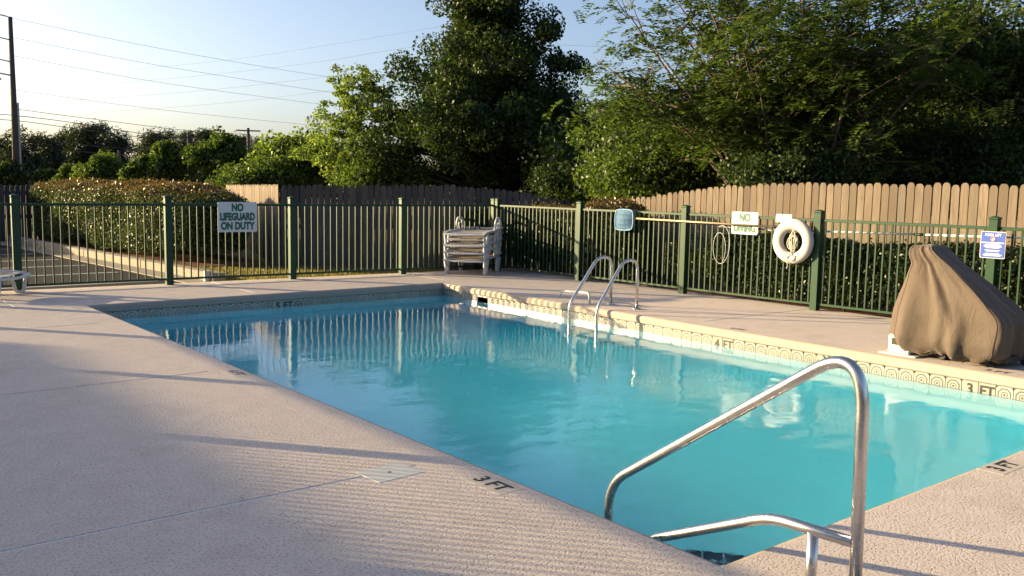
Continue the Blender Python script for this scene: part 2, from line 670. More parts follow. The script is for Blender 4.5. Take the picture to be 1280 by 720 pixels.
def lettering(s, size, m, mat4, parent, bold=0.0, sx=1.0):
    o = new_obj("lettering", text_mesh(s, size, bold, sx), m, parent)
    pm = parent.matrix_basis.inverted() if parent is not None else Matrix()
    o.matrix_local = pm @ mat4
    return o


# ================================================================== THE SETTING
XL, XR, YN, YF = 3.133, 8.470, 2.392, 12.178      # pool edge, deck level z = 0
WATER_Z = -0.197
CAUSTICS = False
# ---- ground: one sheet with the pool cut out
def ring_sheet(name, outer, inner, z, m):
    (ox0, oy0, ox1, oy1), (ix0, iy0, ix1, iy1) = outer, inner
    xs, ys = [ox0, ix0, ix1, ox1], [oy0, iy0, iy1, oy1]
    vs = [(x, y, z) for y in ys for x in xs]
    fs = []
    for j in range(3):
        for i in range(3):
            if i == 1 and j == 1: continue
            fs.append((j*4+i, j*4+i+1, j*4+i+5, j*4+i+4))
    b = MB(); b.add(vs, fs)
    return tag(b.build(name, m), kind="structure")
ring_sheet("ground", (-600, -300, 700, 900), (XL-0.08, YN-0.08, XR+0.08, YF+0.08), -0.09, M['ground'])

# ---- deck slabs with caulked joints
deck = thing("pool_deck", "pinkish textured concrete pool deck with white joints", "deck")
tag(deck, kind="structure")
CW = 0.30
g = 0.011
gs = 0.0008
def backfence_y(x): return 14.12 - 0.062*(x-2.717)
x0, x1 = XL-CW, XR+CW
y0, y1 = YN-CW, YF+CW
DL, DR, DN = -1.05, 11.05, -7.0
J = [-1.97+0.1, 1.14, 4.31, 7.48, 10.65]
slabs = []
dg = x0-DL                               # diagonal joint from near left corner
# left side slabs between joints
slabs.append([(DL, y0-dg+g*2), (x0-gs, y0+g), (x0-gs, J[2]-g), (DL, J[2]-g)])
slabs.append([(DL, J[2]+g), (x0-gs, J[2]+g), (x0-gs, J[3]-g), (DL, J[3]-g)])
slabs.append([(DL, J[3]+g), (x0-gs, J[3]+g), (x0-gs, J[4]-g), (DL, J[4]-g)])
slabs.append([(DL, J[4]+g), (x0-gs, J[4]+g), (x0-gs, y1-gs), (DL, y1-gs)])
# far side
xs = [DL, 2.35, 5.4, 8.75, DR+0.1]
for i in range(4):
    a, b = xs[i]+g, xs[i+1]-g
    slabs.append([(a, y1+gs), (b, y1+gs), (b, backfence_y(b)+0.16), (a, backfence_y(a)+0.16)])
# right side
ysr = [-2.0, 0.9, 4.02, 7.1, 10.2, y1]
for i in range(5):
    a, b = ysr[i]+g, ysr[i+1]-g
    slabs.append([(x1+gs, a), (DR+0.12, a), (DR+0.02, b), (x1+gs, b)])
# near side
slabs.append([(x0+g, y0-gs), (DL, y0-dg-g*2), (DL, DN), (5.6-g, DN), (5.6-g, y0-gs)])
slabs.append([(5.6+g, DN), (x1-g, DN), (x1-g, y0-gs), (5.6+g, y0-gs)])
for poly in slabs:
    MB().prism(poly, -0.12, 0.0).build("slab", M['deck'], deck)
jb = []
def strip(a, b, w=0.021, z=-0.0035, name="joint_strip"):
    a, b = Vector((a[0], a[1], 0)), Vector((b[0], b[1], 0))
    d = (b-a).normalized(); n = Vector((-d.y, d.x, 0))*w/2
    q = MB().prism([(a-n)[:2], (b-n)[:2], (b+n)[:2], (a+n)[:2]], -0.1, z)
    return q.build(name, M['caulk'], deck)
for jy in J[2:]:
    strip((DL, jy), (x0, jy))
strip((DL, y0-dg), (x0, y0), 0.02)
for xx in xs[1:4]:
    strip((xx, y1), (xx, backfence_y(xx)+0.15))
for yy in ysr[1:5]:
    strip((x1, yy), (DR, yy))
strip((5.6, DN), (5.6, y0))

# ---- pool shell
pool = thing("swimming_pool", "rectangular in-ground pool with patterned tile band", "pool")
tag(pool, kind="structure")
# coping: bullnose profile, one mitred length per side (outward distance, z)
prof = [(CW, 0.0), (0.045, 0.0), (0.022, -0.005), (0.007, -0.018), (0.0, -0.04), (0.0, -0.088), (0.012, -0.1), (0.09, -0.1), (0.09, -0.13), (CW, -0.13)]
corners = [(XL, YN), (XR, YN), (XR, YF), (XL, YF)]
sgn = [(-1, -1), (1, -1), (1, 1), (-1, 1)]
for k in range(4):
    a, b = corners[k], corners[(k+1) % 4]
    sa, sb = sgn[k], sgn[(k+1) % 4]
    dx, dy = (b[0]-a[0]), (b[1]-a[1])
    L = math.hypot(dx, dy)
    nseg = max(2, int(L/0.25))
    vs, fs = [], []
    for i in range(nseg+1):
        t = i/nseg
        for (o, z) in prof:
            gx = 0.004
            pa = (a[0]+sa[0]*o, a[1]+sa[1]*o)
            pb = (b[0]+sb[0]*o, b[1]+sb[1]*o)
            ta = gx/L + t*(1-2*gx/L)
            vs.append((pa[0]+(pb[0]-pa[0])*ta, pa[1]+(pb[1]-pa[1])*ta, z))
    n = len(prof)
    for i in range(nseg):
        for j in range(n):
            j2 = (j+1) % n
            fs.append((i*n+j, i*n+j2, (i+1)*n+j2, (i+1)*n+j))
    fs.append(tuple(range(n))); fs.append(tuple(nseg*n+j for j in range(n-1, -1, -1)))
    q = MB(); q.add(vs, fs, False)
    o = q.build("coping", M['deck'], pool)
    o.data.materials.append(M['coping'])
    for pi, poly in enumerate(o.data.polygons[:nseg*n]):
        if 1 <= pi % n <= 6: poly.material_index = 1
# caulk in the mitre at each corner
for c, s in zip(corners, sgn):
    a = Vector((c[0]+s[0]*0.02, c[1]+s[1]*0.02, 0)); b = Vector((c[0]+s[0]*CW, c[1]+s[1]*CW, 0))
    strip(a, b, 0.014, -0.003)
WO = 0.035                                # wall set back from the coping edge
wx0, wx1, wy0, wy1 = XL-WO, XR+WO, YN-WO, YF+WO
zn, zf = -1.15, -1.72
def wall(a, b):
    zz = lambda p: zn + (zf-zn)*min(1, max(0, (p[1]-wy0)/(wy1-wy0)))
    q = MB()
    q.add([(a[0], a[1], zz(a)-0.05), (b[0], b[1], zz(b)-0.05), (b[0], b[1], -0.1005), (a[0], a[1], -0.1005)], [(0, 1, 2, 3)])
    q.build("wall", M['plaster'], pool)
wall((wx0, wy0), (wx1, wy0)); wall((wx1, wy0), (wx1, wy1)); wall((wx1, wy1), (wx0, wy1)); wall((wx0, wy1), (wx0, wy0))
q = MB()
q.add([(wx0-.02, wy0-.02, zn), (wx1+.02, wy0-.02, zn), (wx1+.02, 5.2, zn-0.05), (wx0-.02, 5.2, zn-0.05), (wx1+.02, wy1+.02, zf), (wx0-.02, wy1+.02, zf)], [(0, 1, 2, 3), (3, 2, 4, 5)])
q.build("floor", M['plaster'], pool)
# corner steps at the near left corner, navy tile trim on the nosings
for R, zt in ((0.62, -0.42), (0.98, -0.66), (1.34, -0.9)):
    arc = [(wx0+R*math.cos(a), wy0+R*math.sin(a)) for a in np.linspace(0, math.pi/2, 18)]
    st = MB().prism([(wx0-.01, wy0-.01)] + arc, -1.3, zt).build("step", M['plaster'], pool)
    w = 0.055
    for r0 in (R-0.06, R-0.12):
        for i in range(17):
            a0, a1 = (i+0.04)*math.pi/34, (i+0.96)*math.pi/34
            MB().prism([(wx0+r0*math.cos(a0), wy0+r0*math.sin(a0)), (wx0+(r0+w)*math.cos(a0), wy0+(r0+w)*math.sin(a0)),
                        (wx0+(r0+w)*math.cos(a1), wy0+(r0+w)*math.sin(a1)), (wx0+r0*math.cos(a1), wy0+r0*math.sin(a1))],
                       zt-0.004, zt+0.006).build("nosing_tile", M['navy'], st)

# ---- waterline tiles: one object each, mesh shared (local x along wall, -y towards water, z up)
TS = 0.1524
def tile_mesh(m):
    h = TS/2-0.0025
    me = MB().box((-h, -0.010, -h), (h, 0.010, h), 0.0025).mesh("tile")
    me.materials.append(m)
    return me
tm, tp = tile_mesh(M['tile']), tile_mesh(M['ptile'])
tz = -0.1025-TS/2
DEPTH = {}
def tile_run(name_side, a, b, special, skip=()):
    a, b = Vector(a), Vector(b)
    L = (b-a).length; d = (b-a)/L
    n = int(round(L/TS)); st = L/n
    rz = math.atan2(d.y, d.x)
    for i in range(n):
        c = a+d*(i+0.5)*st
        if i in skip: continue
        sp = special.get(i)
        o = new_obj("tile" if not sp else "depth_tile", tm if not sp else tp, None, pool)
        o.location = (c.x, c.y, tz+random.uniform(-.0006, .0006)); o.rotation_euler = (random.uniform(-.004, .004), 0, rz)
        o.scale = (st/TS, 1, 1)
        if sp:
            if sp == 'nodive':
                rg = MB(); ptsr = [(0.05*math.cos(t), -0.0115, 0.05*math.sin(t)) for t in np.linspace(0, 2*math.pi, 25)]
                rg.tube(ptsr, 0.005, 5, False)
                rg.tube([(-.035, -.0115, .035), (.035, -.0115, -.035)], 0.004, 5)
                rg.tube([(-.025, -.0115, -.03), (.0, -.0115, .0), (.03, -.0115, .012)], 0.006, 5)
                rg.build("no_diving_symbol", M['black_ink'], o)
            else:
                t = new_obj("lettering", text_mesh(sp, 0.135, 0.004, 0.95), M['black_ink'], o)
                t.matrix_local = basis((0, -0.0115, -0.002), (1, 0, 0), (0, 0, 1))
# far wall: local -y must face the pool (-Y): run left -> right
def idx_far(x): return int((x-wx0)/((wx1-wx0)/round((wx1-wx0)/TS)))
i5 = idx_far(5.62)
tile_run("far", (wx0, wy1-0.004, 0), (wx1, wy1-0.004, 0), {i5: '5', i5+1: 'FT', i5+2: 'nodive'})
# right wall: run far -> near so that -y faces -X
def idx_r(y): return int((wy1-y)/((wy1-wy0)/round((wy1-wy0)/TS)))
i4, i3, isk = idx_r(6.62), idx_r(3.77), idx_r(11.2)
tile_run("right", (wx1-0.004, wy1, 0), (wx1-0.004, wy0, 0), {i4: '4', i4+1: 'FT', i3: '3', i3+1: 'FT'}, (isk, isk+1))
tile_run("near", (wx1, wy0+0.004, 0), (wx0, wy0+0.004, 0), {})
tile_run("left", (wx0+0.004, wy0, 0), (wx0+0.004, wy1, 0), {})
# skimmer mouth in the right wall
st = (wy1-wy0)/round((wy1-wy0)/TS)
ya, yb = wy1-isk*st, wy1-(isk+2)*st
sk = MB()
xf = wx1-0.012
for (lo, hi) in (((xf, yb, tz-.076), (xf+.03, yb+.022, tz+.076)), ((xf, ya-.022, tz-.076), (xf+.03, ya, tz+.076)),
                 ((xf, yb+.022, tz+.056), (xf+.03, ya-.022, tz+.076)), ((xf, yb+.022, tz-.076), (xf+.03, ya-.022, tz-.062))):
    sk.box(lo, hi)
skf = sk.build("skimmer_frame", M['white_pl'], pool)
MB().box((xf+.012, yb+.022, tz-.062), (xf+.0225, ya-.022, tz+.056)).build("skimmer_mouth", M['rubber'], skf)  # black panel stands in for the shade inside the mouth
# small round return fitting on the tile band
rf = onX(1027, 447, wx1-0.02)
q = MB().tube([(wx1-0.03, rf.y, -0.135), (wx1-0.012, rf.y, -0.135)], 0.032, 14)
q.build("return_fitting", M['slat_tan'], pool)

# ---- water: closed body, rippled top surface
e = 0.008
bx0, bx1, by0, by1 = wx0-e, wx1+e, wy0-e, wy1+e
def water_mesh():
    nx, ny = int((bx1-bx0)/0.028), int((by1-by0)/0.028)
    gx, gy = np.meshgrid(np.linspace(bx0, bx1, nx+1), np.linspace(by0, by1, ny+1))
    rw = np.random.default_rng(5)
    z = np.zeros_like(gx)
    calm = 0.35+0.9/(1+np.exp((gy-6.5)*0.9))            # livelier at the near, shallow end
    for k in range(46):
        lam = math.exp(rw.uniform(math.log(0.14), math.log(1.1)))
        th = rw.normal(-0.9, 0.9)
        slope = 0.0021*(0.3/lam)**0.15
        am = slope*lam/(2*math.pi)
        amp = am*(calm if lam < 0.5 else 0.7)
        z += amp*np.sin(2*math.pi/lam*(gx*math.cos(th)+gy*math.sin(th))+rw.uniform(0, 6.28)+0.6*np.sin(gx*0.9+k)+0.6*np.sin(gy*0.7+2*k))
    V = np.column_stack([gx.ravel(), gy.ravel(), (z+WATER_Z).ravel()])
    n1 = nx+1
    j, i = np.meshgrid(np.arange(ny), np.arange(nx), indexing='ij')
    a = (j*n1+i).ravel()
    F = np.column_stack([a, a+1, a+n1+1, a+n1]).tolist()
    base = len(V)
    V = V.tolist()+[[bx0, by0, -2.0], [bx1, by0, -2.0], [bx1, by1, -2.0], [bx0, by1, -2.0]]
    south = list(range(0, n1)); north = list(range(ny*n1, ny*n1+n1)); west = list(range(0, ny*n1+1, n1)); east = list(range(nx, ny*n1+n1, n1))
    F.append([base, base+1]+south[::-1]); F.append([base+2, base+3]+north)
    F.append([base+3, base]+west); F.append([base+1, base+2]+east[::-1])
    F.append([base+3, base+2, base+1, base])
    me = bpy.data.meshes.new("pool_water")
    me.from_pydata(V, [], F)
    sm = np.ones(len(F), dtype=bool); sm[-5:] = False
    me.polygons.foreach_set('use_smooth', sm)
    me.update()
    return me
wobj = new_obj("pool_water", water_mesh(), M['water'])
if CAUSTICS:
    sun_d.cycles.is_caustics_light = True
    wobj.cycles.is_caustics_caster = True
    for ch in pool.children_recursive:
        if ch.name.split('.')[0] in ('floor', 'wall', 'step'):
            ch.cycles.is_caustics_receiver = True
tag(wobj, kind="structure")

# ---- parking lot, kerb, planting bed
lot = tag(MB().prism([(-60, 14.55), (5.40, 14.45), (4.55, 26.0), (-60, 26.0)], -0.2, -0.06).build("parking_lot", M['asphalt']), kind="structure")
for (ya_, xa_) in ((15.15, 0.2), (16.85, 0.0), (18.45, -0.2), (19.95, -0.4), (21.6, -0.6), (23.2, -0.8)):
    xe = 5.0-0.075*(ya_-14.4)
    MB().prism([(xa_, ya_-0.05), (xe, ya_-0.05), (xe, ya_+0.05), (xa_, ya_+0.05)], -0.059, -0.056).build("painted_line", M['road_paint'], lot)
kerb = thing("kerb", "pale concrete kerb between parking lot and hedge", "kerb", (5.70, 14.46, 0), 0.075)
tag(kerb, kind="structure")
yk = 0.0
while yk < 11.3:
    ye = min(yk+2.95, 11.4)
    MB().box((-0.11, yk, -0.15), (0.11, ye, 0.09), 0.015).build("kerb_stone", M['concrete'], kerb)
    MB().box((-0.50, yk, -0.15), (-0.112, ye, -0.045)).build("gutter", M['concrete'], kerb)
    yk += 2.96
tag(MB().prism([(5.68, 16.9), (7.75, 16.9), (7.6, 26.0), (5.0, 26.0)], -0.2, -0.02).build("hedge_bed", M['mulch']), kind="structure")
tag(MB().prism([(11.16, -1), (12.2, -1), (11.95, 12.3), (11.1, 13.7), (10.2, 15.2), (10.1, 14.0), (10.75, 13.75), (10.86, 9)], -0.2, -0.04).build("planting_bed", M['mulch']), kind="structure")


# ================================================================== GREEN FENCES
FH = 1.20
def green_post(parent, x, y, rz):
    b = MB()
    b.box((-0.05, -0.05, -0.1), (0.05, 0.05, 1.30), 0.004)
    b.box((-0.056, -0.056, 1.3015), (0.056, 0.056, 1.325), 0.004)
    b.add([(-.05, -.05, 1.325), (.05, -.05, 1.325), (.05, .05, 1.325), (-.05, .05, 1.325), (0, 0, 1.342)], [(0, 1, 4), (1, 2, 4), (2, 3, 4), (3, 0, 4)])
    return b
_pm = green_post(None, 0, 0, 0).mesh("post"); _pm.materials.append(M['green'])
_pk = MB().box((-0.0095, -0.0095, 0.07), (0.0095, 0.0095, FH-0.012)).mesh("picket"); _pk.materials.append(M['green'])
def green_fence(label, posts, npick):
    root = thing("metal_fence", label, "fence", (posts[0][0], posts[0][1], 0))
    bx, by = posts[0]
    for (x, y) in posts:
        o = new_obj("post", _pm, None, root, (x-bx, y-by, 0))
        d = Vector((posts[-1][0]-bx, posts[-1][1]-by)); o.rotation_euler.z = math.atan2(d.y, d.x)
    for (a, b) in zip(posts[:-1], posts[1:]):
        a, b = Vector(a), Vector(b)
        d = (b-a); L = d.length; d = d/L
        ang = math.atan2(d.y, d.x)
        for nm, zc, hw, hh in (("top_rail", FH, 0.019, 0.018), ("bottom_rail", 0.085, 0.016, 0.016)):
            o = MB().box((0.052, -hw, zc-hh), (L-0.052, hw, zc+hh), 0.003).build(nm, M['green'], root, (a.x-bx, a.y-by, 0))
            o.rotation_euler.z = ang
        for i in range(npick):
            t = (i+1)/(npick+1)*L
            o = new_obj("picket", _pk, None, root, (a.x+d.x*t-bx, a.y+d.y*t-by, 0))
            o.rotation_euler.z = ang
    return root
bposts = [(x, backfence_y(x)) for x in (-0.87, 0.92, 2.717, 4.738, 6.68, 8.70, 10.627)]
green_fence("green metal picket fence along far end of pool carrying lifeguard sign", bposts, 17)
rposts = [(10.64+0.085*i, 13.62-2.213*i) for i in range(0, 8)]
RP = rposts
root_r = green_fence("green metal picket fence along right side carrying life ring and net", [(10.64, 13.55)] + rposts[1:], 21)
lposts = [(-0.87, 14.34), (-0.87, 11.73), (-0.87, 9.25), (-0.87, 6.72), (-0.87, 4.2)]
green_fence("green metal picket fence on left beyond the frame casting deck stripes", lposts, 24)


# ================================================================== WOODEN FENCES
def board_mesh(seed):
    r = random.Random(seed)
    w = 0.0545+r.uniform(-.004, .003)
    H = 2.1
    out = [(-w, -H), (w, -H), (w, -0.055), (w-0.006, -0.03), (w-0.02, -0.007), (w-0.034, 0.0), (-w+0.034, 0.0), (-w+0.02, -0.007), (-w+0.006, -0.03), (-w, -0.055)]
    n = len(out); t = 0.009
    vs = [(x, -t, z) for x, z in out]+[(x, t, z) for x, z in out]
    fs = [tuple(range(n)), tuple(range(2*n-1, n-1, -1))]+[((i+1) % n, i, n+i, n+(i+1) % n) for i in range(n)]
    q = MB(); q.add(vs, fs)
    return q.mesh("board")
def wooden_fence(label, A, B, topf, m, z_base=-0.25, side=1):
    """boards on the camera side (local -y), rails and posts behind"""
    A, B = Vector(A), Vector(B)
    root = thing("wooden_fence", label, "fence", (A.x, A.y, 0))
    d = B-A; L = d.length; d = d/L
    ang = math.atan2(d.y, d.x)
    ms = []
    for s in range(5):
        me = board_mesh(s); me.materials.append(m); ms.append(me)
    pitch = 0.1215
    n = int(L/pitch)
    for i in range(n):
        t = (i+0.5)*pitch
        o = new_obj("board", ms[random.randrange(5)], None, root, (d.x*t, d.y*t, topf(t/L)+random.uniform(-.016, .016)))
        o.rotation_euler = (random.uniform(-.012, .012), random.uniform(-.006, .006), ang+random.uniform(-.02, .02))
    nrm = Vector((-d.y, d.x))*side
    nb = max(1, int(L/2.4))
    for k in range(nb):
        t0, t1 = k*L/nb, (k+1)*L/nb
        for hz in (0.35, 1.0, 1.6):
            za, zb = topf(t0/L)-1.8+hz, topf(t1/L)-1.8+hz
            pa = d*t0 + nrm*0.035; pb = d*t1 + nrm*0.035
            q = MB()
            w = nrm*0.019
            q.add([(pa.x-w.x, pa.y-w.y, za-.045), (pb.x-w.x, pb.y-w.y, zb-.045), (pb.x+w.x, pb.y+w.y, zb-.045), (pa.x+w.x, pa.y+w.y, za-.045),
                   (pa.x-w.x, pa.y-w.y, za+.045), (pb.x-w.x, pb.y-w.y, zb+.045), (pb.x+w.x, pb.y+w.y, zb+.045), (pa.x+w.x, pa.y+w.y, za+.045)],
                  [(0, 3, 2, 1), (4, 5, 6, 7), (0, 1, 5, 4), (1, 2, 6, 5), (2, 3, 7, 6), (3, 0, 4, 7)])
            q.build("rail", m, root)
        pp = d*t0 + nrm*0.105
        MB().box((pp.x-.045, pp.y-.045, -0.3), (pp.x+.045, pp.y+.045, topf(t0/L)-0.06), 0.004).build("post", m, root)
    return root
def lerp_tab(tab):
    def f(t):
        for (a, va), (b, vb) in zip(tab[:-1], tab[1:]):
            if t <= b: return va+(vb-va)*(t-a)/(b-a)
        return tab[-1][1]
    return f
K1, K2 = (7.85, 16.78), (12.22, 12.75)
KF = (10.6, 26.3)
# boards face -X on the right fence: run from far to near
wooden_fence("tan wooden board fence behind right hedge, sunlit with rounded board tops", (12.16, 12.62), (12.45, -0.6), lerp_tab([(0, 1.28), (0.10, 1.42), (0.2, 1.60), (0.32, 1.70), (1, 1.74)]), M['wood'])
wooden_fence("grey shaded wooden board fence behind the stacked white chairs", K1, K2, lerp_tab([(0, 1.50), (0.55, 1.56), (0.75, 1.48), (1, 1.24)]), M['wood_shaded'])
wooden_fence("sunlit wooden board fence beyond the clipped hedge near lifeguard sign", KF, (K1[0]-0.02, K1[1]+0.06), lerp_tab([(0, 1.42), (1, 1.51)]), M['wood'])
wooden_fence("distant grey wooden board fence at far left beside tall utility pole", (-9.0, 26.6), (KF[0]-0.05, KF[1]+0.05), lerp_tab([(0, 1.2), (1, 1.4)]), M['wood_shaded'])


# ================================================================== FOLIAGE
def quads_mesh(name, C, A, B, mats, midx=None, fold=0.0):
    """C centres, A half-length vectors, B half-width vectors -> folded diamond leaves"""
    n = len(C)
    V = np.empty((n, 4, 3), np.float32)
    V[:, 0] = C-A
    V[:, 1] = C+B+A*0.1
    V[:, 2] = C+A
    V[:, 3] = C-B+A*0.1
    if fold:
        N = np.cross(A, B); N /= (np.linalg.norm(N, axis=1, keepdims=True)+1e-9)
        ln = np.linalg.norm(A, axis=1, keepdims=True)
        V[:, 1] += N*ln*fold; V[:, 3] += N*ln*fold
    me = bpy.data.meshes.new(name)
    me.vertices.add(n*4)
    me.vertices.foreach_set('co', V.reshape(-1))
    me.loops.add(n*4)
    me.loops.foreach_set('vertex_index', np.arange(n*4, dtype=np.int32))
    me.polygons.add(n)
    me.polygons.foreach_set('loop_start', np.arange(0, n*4, 4, dtype=np.int32))
    try:
        me.polygons.foreach_set('loop_total', np.full(n, 4, dtype=np.int32))
    except Exception:
        pass
    for m in mats: me.materials.append(m)
    if midx is not None:
        me.polygons.foreach_set('material_index', midx.astype(np.int32))
    me.update()
    return me

def unit(n):
    v = rng.normal(size=(n, 3))
    return v/np.linalg.norm(v, axis=1, keepdims=True)

def leaf_frame(n, length, ratio, nbias=None, k=0.6):
    """random leaf axes; nbias = preferred normal"""
    N = unit(n)
    if nbias is not None:
        N = N*(1-k)+nbias*k*1.2
        N /= np.linalg.norm(N, axis=1, keepdims=True)+1e-9
    A = np.cross(N, unit(n)); A /= np.linalg.norm(A, axis=1, keepdims=True)+1e-9
    B = np.cross(N, A)
    s = length*rng.uniform(0.65, 1.25, (n, 1))
    return A*s*0.5, B*s*0.5*ratio

def limb_path(a, b, bend, n=5):
    a, b = Vector(a), Vector(b)
    m = (a+b)/2 + Vector(bend)
    return [a*(1-t)**2 + m*2*t*(1-t) + b*t*t for t in [i/n for i in range(n+1)]]

def make_tree(name, label, base, blobs, leaf, nleaf, leaf_len, ratio, nclus, csig, flat=0.7, trunk_r=0.16, bark='bark', group=None,
              stems=1, shell=0.6, up=0.3, seed=0, crotch=0.35, cat="tree", stem_spread=0.5, limb_r=0.03, zmin=0.2, leaf2=None, frac2=0.0):
    """blobs: (dx, dy, z, rx, ry, rz, weight) relative to the base"""
    global rng
    rng = np.random.default_rng(1000+seed)
    rr = random.Random(500+seed)
    root = thing(name, label, cat, base, 0, group)
    B = np.array(blobs, float)
    w = B[:, 6]/B[:, 6].sum()
    ztop = (B[:, 2]+B[:, 5]).max()
    # clump centres
    C = []
    while len(C) < nclus:
        b = B[rng.choice(len(B), p=w)]
        d = unit(1)[0]
        r = shell+(1-shell)*rng.random() if rng.random() < 0.75 else rng.random()**0.5*shell
        lump = 1+0.16*math.sin(d[0]*5+b[0])+0.12*math.sin(d[2]*7+b[1]*3)
        p = b[:3]+d*b[3:6]*r*lump
        if p[2] > zmin: C.append(p)
    C = np.array(C)
    # trunk(s)
    tb = MB()
    stem_tips = []
    for s in range(stems):
        a = rr.uniform(0, 6.28) if stems > 1 else 0
        sp = stem_spread*rr.uniform(0.5, 1.1) if stems > 1 else 0.0
        tip = Vector((math.cos(a)*sp*ztop*0.6 + rr.uniform(-.2, .2), math.sin(a)*sp*ztop*0.6+rr.uniform(-.2, .2), ztop*(0.82 if stems == 1 else 0.7)))
        if stems == 1 and len(B): tip = Vector((B[:, 0].mean()*0.6, B[:, 1].mean()*0.6, ztop*0.82))
        st_ = Vector((math.cos(a)*trunk_r*0.8, math.sin(a)*trunk_r*0.8, -0.2)) if stems > 1 else Vector((0, 0, -0.2))
        path = limb_path(st_, tip, (rr.uniform(-.25, .25)-tip.x*0.12, rr.uniform(-.25, .25)-tip.y*0.12, 0.3), 9)
        rad = [trunk_r*(1-0.88*i/9)*(0.75 if stems > 1 else 1) for i in range(10)]
        rad[0] *= 1.25
        tb.tube(path, rad, 7)
        stem_tips.append(path)
    for c in C:
        best = None
        for path in stem_tips:
            for i, p in enumerate(path[1:-1], 1):
                if p.z > c[2]-0.05*ztop and i > 2: continue
                dd = (Vector(c)-p).length + 0.6*abs(c[2]-p.z-0.35*math.hypot(c[0]-p.x, c[1]-p.y))
                if best is None or dd < best[0]: best = (dd, p)
        if best is None: continue
        p = best[1]
        L = (Vector(c)-p).length
        pth = limb_path(p, c, (rr.uniform(-.1, .1)*L, rr.uniform(-.1, .1)*L, -0.08*L+rr.uniform(0, .1)*L), 4)
        r0 = min(limb_r*(0.6+0.35*L), trunk_r*0.6)
        tb.tube(pth, [r0, r0*.75, r0*.5, r0*.32, r0*.15], 4, False)
    trunk = tb.build("trunk", M[bark], root)
    # leaves
    per = rng.multinomial(nleaf, rng.dirichlet(np.full(nclus, 6.0)))
    idx = np.repeat(np.arange(nclus), per)
    n = len(idx)
    sg = csig*rng.uniform(0.65, 1.35, nclus)[idx][:, None]
    off = rng.normal(size=(n, 3))
    off *= (np.minimum(1.9, np.linalg.norm(off, axis=1, keepdims=True))/(np.linalg.norm(off, axis=1, keepdims=True)+1e-9))
    P = C[idx]+off*sg*np.array([1, 1, flat])
    # droop at the clump edges
    P[:, 2] -= 0.18*csig*(off[:, 0]**2+off[:, 1]**2)*0.5
    P[:, 2] = np.maximum(P[:, 2], 0.05)
    outw = off/(np.linalg.norm(off, axis=1, keepdims=True)+1e-9)
    nb = outw*0.5+np.array([0, 0, 1.0])*up
    A, Bv = leaf_frame(n, leaf_len, ratio, nb, 0.5)
    mats = [M[leaf]]
    mi = None
    if leaf2:
        mats.append(M[leaf2]); mi = (rng.random(n) < frac2)
    new_obj("crown", quads_mesh("crown", P, A, Bv, mats, mi, 0.15), None, root)
    return root

def px_tree(px, D, z=-0.09):
    p = at(px, 300, D)
    return Vector((p.x, p.y, z))
def side(px):
    """unit vectors: right and away, seen from the camera at pixel column px"""
    d = ray(px, 300); a = Vector((d[0], d[1])).normalized()
    return Vector((a.y, -a.x)), a
def blob(px, D, cx, cy, rw, rh, rd, weight, base):
    """crown lobe centred at photo position, radii in pixels (depth radius in metres), relative to the base"""
    p = at(cx, cy, D)
    s = D/F_PX
    rt, aw = side(px)
    rx = abs(rt.x)*rw*s+abs(aw.x)*rd; ry = abs(rt.y)*rw*s+abs(aw.y)*rd
    return (p.x-base.x, p.y-base.y, p.z-base.z, rx, ry, rh*s, weight)

# --- big dark tree behind the grey fence
D = 40; b0 = px_tree(635, D)
make_tree("broadleaf_tree", "tall dense dark green broadleaf tree behind grey wooden fence", b0,
          [blob(635, D, 632, 192, 138, 46, 4.14, 5, b0), blob(635, D, 628, 145, 116, 46, 3.70, 4, b0), blob(635, D, 617, 98, 82, 42, 2.96, 2.6, b0), blob(635, D, 614, 50, 56, 38, 2.07, 1.4, b0), blob(635, D, 617, 5, 36, 34, 1.33, 0.8, b0),
           blob(635, D, 618, -38, 20, 30, 0.89, 0.35, b0), blob(635, D, 520, 216, 40, 24, 1.78, .5, b0), blob(635, D, 722, 200, 52, 40, 2.0, 1.0, b0)],
          'leaf_dark', 150000, 0.165, 0.62, 360, 0.40, 0.8, 0.30, seed=1, leaf2='leaf_mid', frac2=0.07)
# --- airy sunlit young tree left of it
D = 40; b0 = px_tree(458, D)
make_tree("young_tree", "slender light green young tree left of the big dark tree", b0,
          [blob(458, D, 445, 190, 48, 42, 1.9, 2.2, b0), blob(458, D, 446, 140, 46, 34, 1.5, 1.6, b0), blob(458, D, 450, 106, 34, 24, 1.0, 1.0, b0)],
          'leaf_light', 10500, 0.17, 0.5, 160, 0.19, 0.5, 0.11, 'bark', seed=2, limb_r=0.012)
D = 44; b0 = px_tree(375, D)
make_tree("young_tree", "bushy bright green tree rising above sunlit fence corner", b0,
          [blob(375, D, 365, 205, 42, 35, 1.2, 2, b0), blob(375, D, 385, 195, 34, 28, 1.0, 1.4, b0)],
          'leaf_light', 11000, 0.20, 0.6, 70, 0.33, 0.7, 0.09, seed=3, limb_r=0.015)
D = 46; b0 = px_tree(410, D)
make_tree("young_tree", "low light green tree between fence corner and slender young tree", b0,
          [blob(410, D, 412, 212, 42, 34, 1.2, 2, b0)], 'leaf_light', 9000, 0.20, 0.6, 60, 0.35, 0.7, 0.09, seed=4, limb_r=0.015)
